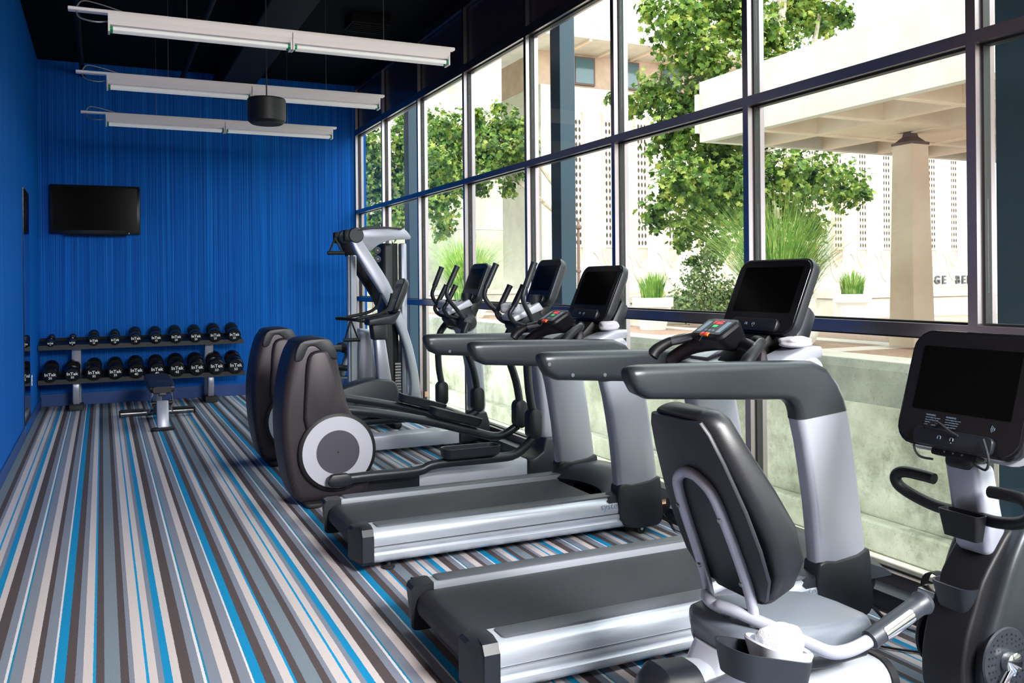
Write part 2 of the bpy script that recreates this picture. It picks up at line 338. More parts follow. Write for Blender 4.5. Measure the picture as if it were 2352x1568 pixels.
# strip light fixtures
def fixture(y, label):
    t = thing('strip_light', label, 'light', (0, y, 3.32), 0, 'suspended strip lights')
    bm = nb(); box(bm, -.19, 2.53, -.03, .03, -.012, .012); obj('mounting_rail', bev(bm, .004, 1), 'white', t)
    for a, b in ((.05, 1.262), (1.268, 2.48)):
        bm = nb(); prism(bm, [(-.055, -.013), (.055, -.013), (.055, -.05), (.035, -.085), (-.035, -.085), (-.055, -.05)], a, b, 'x'); h = obj('housing', bm, 'white', t, smooth=0)
        for xx in (a, b-.012): box_ = nb(); box(box_, xx, xx+.012, -.05, .05, -.135, -.05); obj('lamp_holder', box_, 'white', h, smooth=0)
        for yy in (-.032, .032):
            bm = nb(); cyl(bm, (a+.03, yy, -.112), (b-.03, yy, -.112), .0155, n=12); tb = obj('fluorescent_tube', bm, 'tube', h)
            for xx in (a+.0125, b-.03): bm = nb(); cyl(bm, (xx, yy, -.112), (xx+.0175, yy, -.112), .0165, n=12); obj('tube_end', bm, 'green', tb, label='green tube end')
    bm = nb(); tube(bm, [(-.14, 0, -.012), (-.12, -.01, -.055), (-.03, -.02, -.075), (.05, 0, -.06)], .006, 6); obj('flexible_conduit', bm, 'steel', t)
    bm = nb(); tube(bm, [(-.14, 0, .012), (-.1, 0, .06), (0, 0, .05), (.14, 0, .016)], .005, 6); obj('supply_wire', bm, 'steel', t)
    for x in (.55, 1.96): bm = nb(); cyl(bm, (x, 0, .012), (x, 0, .949), .003, n=6); obj('suspension_wire', bm, 'steel', t)
    return t
fx = fixture(6.52, 'white suspended strip light nearest the camera, the highest in the picture')
dup(fx, None, 'white suspended strip light in the middle, just behind the hanging black drum speaker', loc=(0, 8.43, 3.32))
dup(fx, None, 'white suspended strip light farthest back, closest to the blue back wall', loc=(0, 10.38, 3.32))
t = thing('pendant_speaker', 'black drum shaped pendant speaker hanging in front of the middle strip light', 'speaker', (1.215, 7.3, 2.78))
bm = nb(); lathe(bm, [(.125, 0), (.148, .02), (.15, .05), (.15, .19), (.142, .2), (.05, .2)], n=40); obj('speaker_body', bm, 'black', t)
bm = nb(); lathe(bm, [(.02, -.004), (.118, -.004), (.12, .0), (.02, .004)], n=40); obj('speaker_grille', bm, 'rubber', t)
bm = nb(); cyl(bm, (0, 0, .2), (0, 0, 1.489), .006, n=6); obj('suspension_cable', bm, 'rubber', t)
# television
t = thing('television', 'black flat screen television mounted on the blue back wall', 'television', (-.065, 12.2, 2.43))
bm = nb(); box(bm, -.51, .51, -.0, .05, -.305, .305); obj('bezel', bev(bm, .012, 2), 'gloss', t)
bm = nb(); box(bm, -.475, .475, -.003, -.0005, -.255, .275); obj('screen', bm, 'screen', t, smooth=0)
bm = nb(); tube(bm, [(-.35, -.01, -.318), (0, -.014, -.322), (.35, -.01, -.318)], .012, 8); obj('speaker_bar', bm, 'gloss', t)
bm = nb(); box(bm, -.15, .15, .05, .099, -.12, .12); obj('wall_bracket', bm, 'black', t)
bm = nb(); cyl(bm, (.38, -.014, -.292), (.38, -.003, -.292), .006, n=8); obj('power_light', bm, 'mark', t)
# mirror & switch on left wall
t = thing('wall_mirror', 'tall narrow frameless mirror standing against the left blue wall', 'mirror', (X0, 10.22, 0))
obj('mirror_glass', box(nb(), .0066, .007, -.375, .375, .115, 2.455), 'mirror', t, smooth=0)
obj('backing_board', box(nb(), .001, .0065, -.38, .38, .11, 2.46), 'gloss', t, smooth=0)
t = thing('wall_outlet', 'small white wall outlet low on the left wall beside the mirror', 'outlet', (X0, 10.86, .47))
bm = nb(); box(bm, .001, .008, -.035, .035, -.055, .055); obj('cover_plate', bev(bm, .002, 1), 'white', t)
for z in (-.022, .022): bm = nb(); box(bm, .008, .011, -.016, .016, z-.014, z+.014); obj('socket', bm, 'char', t, smooth=0)

# ------------------------------------------------------------------ dumbbell rack
RK = thing('dumbbell_rack', 'two tier black dumbbell rack with silver posts against the back wall', 'rack', (.47, 11.95, 0))
for z, y0 in ((.36, -.24), (.76, -.14)):
    bm = nb(); prism(bm, [(y0, z-.035), (y0, z+.02), (y0+.02, z+.02), (y0+.04, z-.01), (y0+.33, z+.055), (y0+.35, z+.09), (y0+.36, z+.09), (y0+.36, z+.02), (y0+.05, z-.04)], -1.16, 1.18, 'x'); sh = obj('shelf', bm, 'gasket', RK, smooth=0)
    for k in range(10): bm = nb(); x = -1.03+k*.232; tube(bm, [(x-.07, y0+.02, z+.035), (x-.05, y0+.02, z+.006), (x+.05, y0+.02, z+.006), (x+.07, y0+.02, z+.035)], .008, 6); obj('saddle', bm, 'black', sh)
for x in (-.76, .77):
    bm = nb(); prism(bm, [(.08, .0), (.16, .0), (.16, .72), (.02, .745), (-.02, .745), (.09, .4)], x-.052, x+.052, 'x'); p = obj('post', bev(bm, .01, 2), 'silver', RK)
    bm = nb(); prism(bm, cr2([(.12, .05), (-.02, .06), (-.1, .14), (-.13, .32), (-.2, .32), (-.2, .2), (-.15, .05), (-.06, .0), (.12, .0)], 3), x-.035, x+.035, 'x'); obj('front_leg', bev(bm, .008, 2), 'silver', RK)
    bm = nb(); prism(bm, cr2([(-.22, .0), (-.24, .03), (-.22, .075), (-.1, .07), (.2, .05), (.2, .0)], 3), x-.075, x+.075, 'x'); obj('foot', bev(bm, .012, 2), 'rubber', RK)
    for z, y in ((.327, -.19), (.727, -.09)): obj('bracket_plate', box(nb(), x-.1, x+.1, y, y+.3, z-.008, z-.002), 'brushed', RK, smooth=0)
    tx = text('post_lettering', 'LifeFitness', .095, 'markd', p, (x, .034, .57), (0, .25, 1), (-1, 0, 0), shear=.3)
# dumbbells
def dumbbell(R, num):
    L = .055+R*.9
    t = thing('dumbbell', '', 'dumbbell', (0, 0, 0), 0, 'black round dumbbells on the rack')
    for s in (-1, 1):
        bm = nb(); a, b = sorted((s*.065, s*(.065+L))); lathe(bm, [(R*.55, a), (R*.9, a+.004), (R, a+.02), (R, b-.02), (R*.92, b-.006), (R*.72, b), (R*.7, b-.003)], ax='y', n=28); obj('head', bm, 'dumb', t)
    bm = nb(); lathe(bm, [(.013, -.066), (.016, -.02), (.017, 0), (.016, .02), (.013, .066)], ax='y', n=14); obj('handle', bm, 'chrome', t)
    yf = -(.065+L)+.002
    text('logo', 'InTek', R*.62, 'mark', t, (0, yf-.002, R*.16), (1, 0, 0), (0, 0, 1), bold=.0011)
    text('weight_number', str(num), R*.46, 'mark', t, (0, yf-.002, -R*.34), (1, 0, 0), (0, 0, 1), bold=.0006)
    return t
proto = {}
up_w = [5, 5, 10, 10, 15, 15, 20, 20, 25, 25]; lo_w = [30, 30, 35, 35, 40, 40, 45, 45, 50, 50]
rad = {5: .042, 10: .061, 15: .073, 20: .077, 25: .083, 30: .084, 35: .089, 40: .093, 45: .097, 50: .101}
ORD = ['at the far left end', 'second from the left', 'third from the left', 'fourth from the left', 'fifth from the left', 'fifth from the right', 'fourth from the right', 'third from the right', 'second from the right', 'at the far right end']
for row, (ws, z, y) in enumerate(((lo_w, .398, 11.84), (up_w, .795, 11.94))):
    for k, n in enumerate(ws):
        lab = 'black round dumbbell marked %d, %s on the %s rack shelf' % (n, ORD[k], ('lower', 'upper')[row])
        if n == 5: lab = 'very small black dumbbell, %s on the upper shelf of the rack' % ORD[k]
        if n in proto: d = dup(proto[n], None, lab)
        else: d = proto[n] = dumbbell(rad[n], n); d['label'] = lab
        r = rad[n]; d.location = (-.56+k*.232, y, z+r*.93); d.rotation_euler = (math.radians(12.6), 0, 0)
# ------------------------------------------------------------------ flat bench in front of rack
BN = thing('weight_bench', 'adjustable weight bench with black pad standing in front of the dumbbell rack', 'bench', (.555, 10.0, 0))
bm = nb(); slab(bm, (0, -.27, .03), (1, 0, 0), (0, 1, 0), .22, .09, .03, .03, .006, .1); obj('front_foot', bm, 'rubber', BN)
bm = nb(); prism(bm, [(-.30, .03), (-.22, .03), (-.12, .28), (-.19, .3)], -.058, .058, 'x'); obj('front_post', bev(bm, .014, 2), 'silver', BN)
bm = nb(); prism(bm, [(-.22, .2), (-.12, .26), (.72, .12), (.72, .04)], -.045, .045, 'x'); obj('spine', bev(bm, .01, 2), 'char2', BN)
bm = nb(); cyl(bm, (-.38, .72, .06), (.38, .72, .06), .035, n=16); obj('rear_crossbar', bm, 'steel', BN)
for s in (-1, 1):
    bm = nb(); box(bm, min(s*.14, s*.385), max(s*.14, s*.385), .67, .75, .085, .105); obj('rubber_tread', bev(bm, .006, 1), 'rubber', BN)
    bm = nb(); lathe(bm, [(.037, s*.38), (.04, s*.388), (.037, s*.4)], (0, .72, .06), 'x', 16); obj('end_cap', bm, 'rubber', BN)
    bm = nb(); tube(bm, [(s*.09, -.1, .37), (s*.105, -.06, .26), (s*.1, .05, .2), (s*.13, .3, .1)], .009, 6); obj('support_rod', bm, 'chrome', BN)
def pad(bm, y0, y1, w0, w1, z0, z1, t=.065):
    R = []
    for f, sh in ((0, .75), (.05, .95), (.12, 1), (.88, 1), (.95, .95), (1, .75)):
        y = y0+(y1-y0)*f; R.append(rring((0, y, z0+(z1-z0)*f-t/2), (1, 0, 0), (0, 0, 1), (w0+(w1-w0)*f)*sh, t*(.8+.2*sh), .022, 4))
    return loft(bm, R)
bm = nb(); pad(bm, -.2, .22, .24, .28, .44, .455); obj('seat_pad', bm, 'vinyl', BN)
bm = nb(); pad(bm, .24, 1.08, .28, .26, .455, .46); obj('back_pad', bm, 'vinyl', BN)
bm = nb(); box(bm, -.09, .09, -.18, 1.0, .365, .388); obj('pad_frame', bev(bm, .006, 1), 'char', BN)
bm = nb(); slab(bm, (0, -.225, .36), (1, 0, 0), (0, 0, 1), .08, .035, .05, .016, .005, .1); obj('adjust_handle', bm, 'char2', BN)
bm = nb(); cyl(bm, (-.1, -.16, .27), (.1, -.16, .27), .02, n=12); obj('pivot_tube', bm, 'char', BN)
bm = nb(); prism(bm, [(.5, .1), (.58, .1), (.5, .37), (.44, .37)], -.03, .03, 'x'); obj('rear_post', bev(bm, .006, 1), 'silver', BN)
# ================================================================== MACHINES
def console(t, c, ux, uy, w=.5, h=.37, cover='char', screen=(.39, .225), up=.03, thick=.075, tray=True, r=.06):
    """media console facing ux x uy, built from parts"""
    ux, uy = V(ux).normalized(), V(uy).normalized(); n = ux.cross(uy); c = V(c)
    bm = nb(); R = []
    for d, k in ((0, .012), (.004, .003), (.014, 0), (thick*.6, .004)): R.append(rring(c-n*d, ux, uy, w-2*k, h-2*k, r))
    for d, k, e in ((thick*.9, .03, .03), (thick*1.15, .08, .07)): R.append(rring(c-n*d+uy*.01, ux, uy, w-2*k, h-2*e, r))
    loft(bm, R); co = obj('console', bm, cover, t)
    bm = nb(); loft(bm, [rring(c+n*.0012, ux, uy, w-.026, h-.026, r*.85), rring(c-n*.001, ux, uy, w-.024, h-.024, r*.85)]); obj('bezel', bm, 'gloss', co)
    sc = c+uy*up; bm = nb(); loft(bm, [rring(sc+n*.0026, ux, uy, screen[0], screen[1], .004, 1), rring(sc+n*.001, ux, uy, screen[0], screen[1], .004, 1)]); obj('screen', bm, 'screen', co)
    if tray:
        q = c-uy*(h/2-.038)+n*.018
        bm = nb(); slab(bm, q, ux, uy, w*.62, .062, .028, .02, .005, .1); tr = obj('media_tray', bm, 'char', co)
        for i, s in enumerate((-1, 1)):
            g = q+ux*(s*.025-.02)+n*.0012; bm = nb(); tube(bm, [g-ux*.006-uy*.004, g-ux*.005+uy*.006, g+ux*.005+uy*.006, g+ux*.006-uy*.004], .0013, 5, 3)
            if i: tube(bm, [g-uy*.012, g-uy*.009], .0015, 5, 1)
            obj('jack_symbol', bm, 'btn', tr)
        q2 = c-uy*(h/2+.004)-n*.01; bm = nb(); slab(bm, q2, ux, uy, w*.36, .03, .05, .008, .003, .1); js = obj('jack_housing', bm, 'black', co)
        for s in (-1, 0, 1): bm = nb(); p = q2+ux*(s*.035); cyl(bm, p, p+n*.0015, .0035, n=8); obj('jack', bm, 'steel', js)
    return co
def towel(loc, label, sx=.16, sy=.11, sz=.07, rz=0, seed=1):
    rnd = random.Random(seed); bm = nb()
    bmesh.ops.create_icosphere(bm, subdivisions=4, radius=1)
    from mathutils import noise
    for v in bm.verts:
        p = v.co.copy(); f = 1/max(abs(p.x)**2.6+abs(p.y)**2.6, 1e-6)**(1/2.6) if abs(p.z) < .98 else 1
        k = (abs(p.x)**3+abs(p.y)**3+abs(p.z)**3)**(-1/3)
        q = p*k; nz = noise.noise(q*1.6+V((seed*3.1, 0, 0)))*.16+noise.noise(q*4+V((0, seed, 0)))*.05
        fold = .018*math.sin(q.z*6+q.x*2)
        q *= (1+nz*.7+fold); v.co = V((q.x*sx/2, q.y*sy/2, max(q.z, -.9)*sz/2+sz*.45))
    o = obj('towel', bm, 'towel', smooth=180); o.location = loc; o.rotation_euler = (0, 0, rz); return tag(o, label, 'towel', 'rolled white towels')
# ------------------------------------------------------------------ treadmill (origin: rear end on the floor, centre line)
def treadmill(loc, label):
    t = thing('treadmill', label, 'treadmill', loc, 0, 'treadmills facing the windows'); L = lambda P, d=1.15: [(a-d, b) for a, b in P]
    for s in (-1, 1):
        up_ = [(.28, .142), (.398, .142), (.405, .165), (.402, .2), (.385, .226), (.35, .236), (.28, .236)]
        lo_ = [(.28, .055), (.385, .055), (.405, .075), (.405, .095), (.393, .105), (.405, .118), (.405, .136), (.28, .136)]
        sd = lambda P: [(s*a, b) for a, b in P]
        bm = nb(); prism(bm, sd(up_), .095, 1.66, 'x'); prism(bm, sd(lo_), .095, 1.64, 'x'); ra = obj('side_rail', bm, 'brushed', t, smooth=50)
        bm = nb(); prism(bm, sd([(.28, .13), (.39, .13), (.39, .148), (.28, .148)]), .1, 1.63, 'x'); obj('rail_groove', bm, 'gasket', ra, smooth=0)
        bm = nb(); y0, y1 = sorted((s*.287, s*.372)); loft(bm, [rring((.86, (y0+y1)/2, z), (1, 0, 0), (0, 1, 0), 1.47-k, y1-y0-k, .02) for z, k in ((.232, 0), (.2395, 0), (.241, .006))]); obj('foot_rail', bm, 'step', ra)
        P = [(.268, .05), (.268, .24), (.35, .243), (.395, .232), (.414, .2), (.414, .07), (.40, .05)]; R = []
        for x, k, sh in ((0, .8, -.03), (.012, .95, -.01), (.04, 1, 0), (.1, 1, 0)):
            R.append([(x+(.03 if abs(a) > .38 and x < .03 else 0), s*(.27+(a-.27)*k), .14+(b-.14)*k) for a, b in P])
        bm = nb(); loft(bm, R); obj('end_cap', bm, 'char', t, smooth=30)
        R = []
        for x, k in ((1.641, 1), (1.7, 1), (1.74, .9), (1.755, .6)): R.append([(x, s*(.27+(a-.27)*(k if a > .3 else 1)), .14+(b-.14)*k) for a, b in P])
        bm = nb(); loft(bm, R); obj('front_cap', bm, 'char', t, smooth=30)
        ya, yb = sorted((s*.325, s*.415))
        prof = [(2.616, .915), (2.66, .93), (2.75, .947), (2.887, .936), (2.912, .82), (2.94, .64), (2.962, .49), (2.98, .38), (2.99, .30), (2.712, .30), (2.70, .42), (2.685, .55), (2.66, .70), (2.64, .82)]
        ST2 = [((2.886, .945), (2.614, .918), 1), ((2.912, .82), (2.64, .82), 1), ((2.932, .70), (2.662, .70), 1), ((2.954, .55), (2.686, .55), 1), ((2.972, .42), (2.70, .42), 1), ((2.988, .29), (2.713, .29), 1)]
        bm = nb(); loft(bm, [rring(((a[0]+b[0])/2-1.15, s*.37, (a[1]+b[1])/2), (0, 1, 0), (a[0]-b[0], 0, a[1]-b[1]), .09, math.hypot(a[0]-b[0], a[1]-b[1]), .028, 5) for a, b, k in ST2]); obj('upright', bm, 'silver', t, smooth=60)
        prof = cr2([(2.71, .305), (2.80, .306), (2.92, .318), (2.995, .332), (3.006, .2), (3.016, .1), (2.99, .05), (2.93, .04), (2.80, .045), (2.74, .075), (2.712, .15)], 2)
        bm = nb(); prism(bm, L(prof), ya-.006, yb+.006); bev(bm, .014, 3, 40); obj('upright_base', bm, 'char', t)
        bm = nb(); yw = s*.37; cyl(bm, (1.73, yw-.02, .03), (1.73, yw+.02, .03), .03, n=20); wh = obj('wheel', bm, 'rubber', t)
        bm = nb(); cyl(bm, (1.73, yw-.022, .03), (1.73, yw+.022, .03), .009, n=10); obj('wheel_bolt', bm, 'chrome', wh)
        bm = nb(); lathe(bm, [(.028, 0), (.034, .006), (.034, .012), (.012, .02), (.012, .06)], (.2, s*.33, 0), n=18); obj('levelling_foot', bm, 'rubber', t)
        prof = cr2([(1.796, 1.142), (1.80, 1.165), (1.83, 1.172), (2.1, 1.169), (2.4, 1.162), (2.68, 1.153), (2.76, 1.128), (2.83, 1.065), (2.872, .99), (2.89, .935)], 3, False)+[(2.75, .945), (2.66, .928), (2.613, .912)]+cr2([(2.613, .912), (2.607, .955), (2.585, .985), (2.54, .998), (2.3, 1.012), (2.05, 1.03), (1.89, 1.04), (1.84, 1.058), (1.81, 1.10), (1.796, 1.142)], 3, False)[1:-1]
        bm = nb(); ST = [((1.797, 1.151), (1.797, 1.137), .5), ((1.80, 1.163), (1.806, 1.108), .8), ((1.82, 1.171), (1.832, 1.066), .95), ((1.86, 1.173), (1.885, 1.042), 1), ((2.1, 1.169), (2.1, 1.027), 1), ((2.4, 1.162), (2.4, 1.006), 1), ((2.6, 1.156), (2.53, .999), 1), ((2.70, 1.150), (2.57, .991), 1), ((2.775, 1.118), (2.593, .973), 1), ((2.835, 1.055), (2.604, .953), 1), ((2.872, .99), (2.610, .932), 1), ((2.889, .935), (2.612, .911), 1)]
        def rail(ST, wd, r): return [rring(((a[0]+b[0])/2-1.15, s*.37, (a[1]+b[1])/2), (0, 1, 0), (a[0]-b[0], 0, a[1]-b[1]), wd*k, math.hypot(a[0]-b[0], a[1]-b[1]), r, 5) for a, b, k in ST]
        loft(bm, rail(ST, .098, .036)); ar = obj('handrail', bm, 'grey', t, smooth=60)
        for x, z in ((.68, 1.12), (.80, 1.065), (.97, 1.057), (1.13, 1.05)): bm = nb(); lathe(bm, [(.008, 0), (.009, -.0015*s)] , (x, s*(.37-.0485), z), 'y', 14); obj('bolt', bm, 'step', ar)
        bm = nb(); tube(bm, [(1.24, s*.335, 1.13), (1.27, s*.33, 1.165), (1.34, s*.3, 1.205), (1.42, s*.235, 1.225), (1.47, s*.14, 1.228), (1.5, s*.09, 1.21)], [.03, .028, .022, .02, .02, .02], 12); obj('grip_bar', bm, 'black', t)
        bm = nb(); tube(bm, [(1.33, s*.302, 1.2015), (1.41, s*.245, 1.2225)], .0225, 12, 1); obj('pulse_sensor', bm, 'steel', t)
    bm = nb(); prism(bm, [(.03, .115), (.018, .15), (.028, .19), (.06, .212), (.1, .216), (1.5, .216), (1.5, .1), (.06, .095)], -.262, .262); obj('running_belt', bev(bm, .01, 3, 20), 'belt', t)
    bm = nb(); box(bm, .08, 1.72, -.278, .278, .05, .094); obj('deck_frame', bev(bm, .01, 1), 'black', t)
    bm = nb(); R = []
    for i in range(13):
        u = -1+i/6; y = u*.4; e = .42+.0; xr = 1.62-.22*abs(u)**2.2 if abs(u) < .8 else 1.47+.1*(abs(u)-.8)
        hz = .255+.05*(1-u*u)**.5
        R.append([(xr, y, .217), (xr+.05, y, .24+.02*(1-u*u)), (xr+.14, y, hz), (1.84, y, hz+.012), (1.95, y, hz-.03), (1.99, y, .2), (1.99, y, .19), (xr+.02, y, .19)])
    loft(bm, R); obj('motor_hood', bm, 'char2', t, smooth=50)
    bm = nb(); slab(bm, (1.87, -.0, .185), (1, 0, 0), (0, 1, 0), .28, .64, .12, .05, .006, .4); mb = obj('motor_housing', bm, 'black', t)
    bm = nb(); box(bm, 1.88, 1.95, -.3206, -.3199, .135, .165); obj('warning_label', bm, 'orangelab', mb, smooth=0)
    # console support, trays and control pod
    bm = nb(); prism(bm, [(1.33, 1.0), (1.5, .98), (1.66, 1.0), (1.70, 1.12), (1.66, 1.16), (1.48, 1.13), (1.36, 1.10)], -.322, .322); obj('crossbeam', bev(bm, .025, 3), 'silver', t)
    bm = nb(); tube(bm, [(1.33, -.33, 1.1), (1.4, -.25, 1.17), (1.45, -.1, 1.2), (1.46, 0, 1.2), (1.45, .1, 1.2), (1.4, .25, 1.17), (1.33, .33, 1.1)], .026, 12, 4, ref=(0, 0, 1), flat=1.3); obj('pod_yoke', bm, 'bronze', t)
    bm = nb(); prism(bm, [(1.42, 1.1), (1.62, 1.1), (1.72, 1.26), (1.68, 1.32), (1.56, 1.24)], -.11, .11); obj('console_neck', bev(bm, .02, 2), 'black', t)
    bm = nb(); prism(bm, [(1.60, 1.08), (1.70, 1.07), (1.80, 1.33), (1.75, 1.38), (1.66, 1.22)], -.17, .17); obj('console_mast', bev(bm, .02, 2), 'char', t)
    for s in (-1, 1):
        bm = nb(); y = s*.225; R = []
        for x, z, ww, hh in ((1.43, 1.125, .14, .01), (1.5, 1.135, .155, .05), (1.62, 1.165, .16, .07), (1.7, 1.175, .15, .05)): R.append(rring((x, y, z), (0, 1, 0), (0, 0, 1), ww, hh, .02))
        loft(bm, R); obj('accessory_tray', bm, 'silver', t)
    uy = V((.404, 0, .915)); co = console(t, (1.645, 0, 1.42), (0, -1, 0), uy, .50, .375)
    n = V((0, -1, 0)).cross(uy)
    # control pod
    pu = V((.86, 0, .51)); pc = V((1.35, 0, 1.283)); px = V((0, -1, 0)); pn = px.cross(pu)
    bm = nb(); R = []
    for d, ww, hh, dx in ((0, .2, .12, 0), (.006, .225, .145, 0), (.02, .23, .15, 0), (.045, .19, .14, .015), (.08, .15, .12, .04), (.105, .1, .08, .07)): R.append(rring(pc-pn*d+V((dx, 0, 0)), px, pu, ww, hh, .035))
    loft(bm, R); pod = obj('control_pod', bm, 'black', t)
    def patch(name, cx, cy, ww, hh, m, k=.0015): b = nb(); loft(b, [rring(pc+px*cx+pu*cy+pn*k, px, pu, ww, hh, .005, 2), rring(pc+px*cx+pu*cy-pn*.001, px, pu, ww, hh, .005, 2)]); return obj(name, b, m, pod)
    patch('keypad', 0, 0, .195, .115, 'char2', .001); patch('red_display', .0, .035, .062, .024, 'red'); patch('green_key', 0, .006, .036, .016, 'grn')
    for s in (-1, 1): patch('side_key', s*.068, 0, .03, .085, 'btn')
    for i in range(3): patch('small_key', -.025+i*.025, -.028, .018, .01, 'btn')
    bm = nb(); slab(bm, pc-pu*.06+pn*.004, px, pu, .055, .022, .016, .004, .002, .1); cl = obj('stop_clip', bm, 'orange', pod)
    bm = nb(); slab(bm, pc-pu*.06+pn*.007, px, pu, .035, .01, .004, .002, .001, .1); obj('clip_tab', bm, 'red', cl)
    bm = nb(); a = pc+px*.05+pu*.03; tube(bm, [a, a+pn*.03-pu*.03, pc-pu*.06+pn*.01+px*.01, pc-pu*.1-pn*.01], .0018, 6); obj('clip_cord', bm, 'rubber', pod)
    a = V((1.6, -.03, 1.235)); bm = nb(); tube(bm, [a, a+V((.03, -.03, -.04)), a+V((.06, -.11, -.1))], .004, 6); obj('headphone_lead', bm, 'steel', co)
    bm = nb(); tube(bm, [(1.98, -.2, .1), (2.01, -.22, .03), (2.0, -.3, .008), (1.93, -.45, .008), (1.96, -.62, .008)], .005, 6); obj('power_cord', bm, 'rubber', t)
    tx = text('rail_lettering', 'system', .055, 'btn', t, (1.52, -.4062, .19), (1, 0, 0), (0, 0, 1), ext=.0005)
    return t
T1 = treadmill((1.15, 3.24, 0), 'grey and silver treadmill nearest the camera, right beside the recumbent bike')
T2 = dup(T1, None, 'grey and silver treadmill farther back, between the near treadmill and the elliptical trainers', loc=(1.15, 4.82, 0))
towel((2.77, 3.02, 1.195), 'rolled white towel in the tray of the treadmill nearest the camera', .14, .12, .05, .2, 2)
towel((2.77, 4.60, 1.195), 'rolled white towel in the tray of the farther treadmill', .12, .11, .06, -.3, 3)

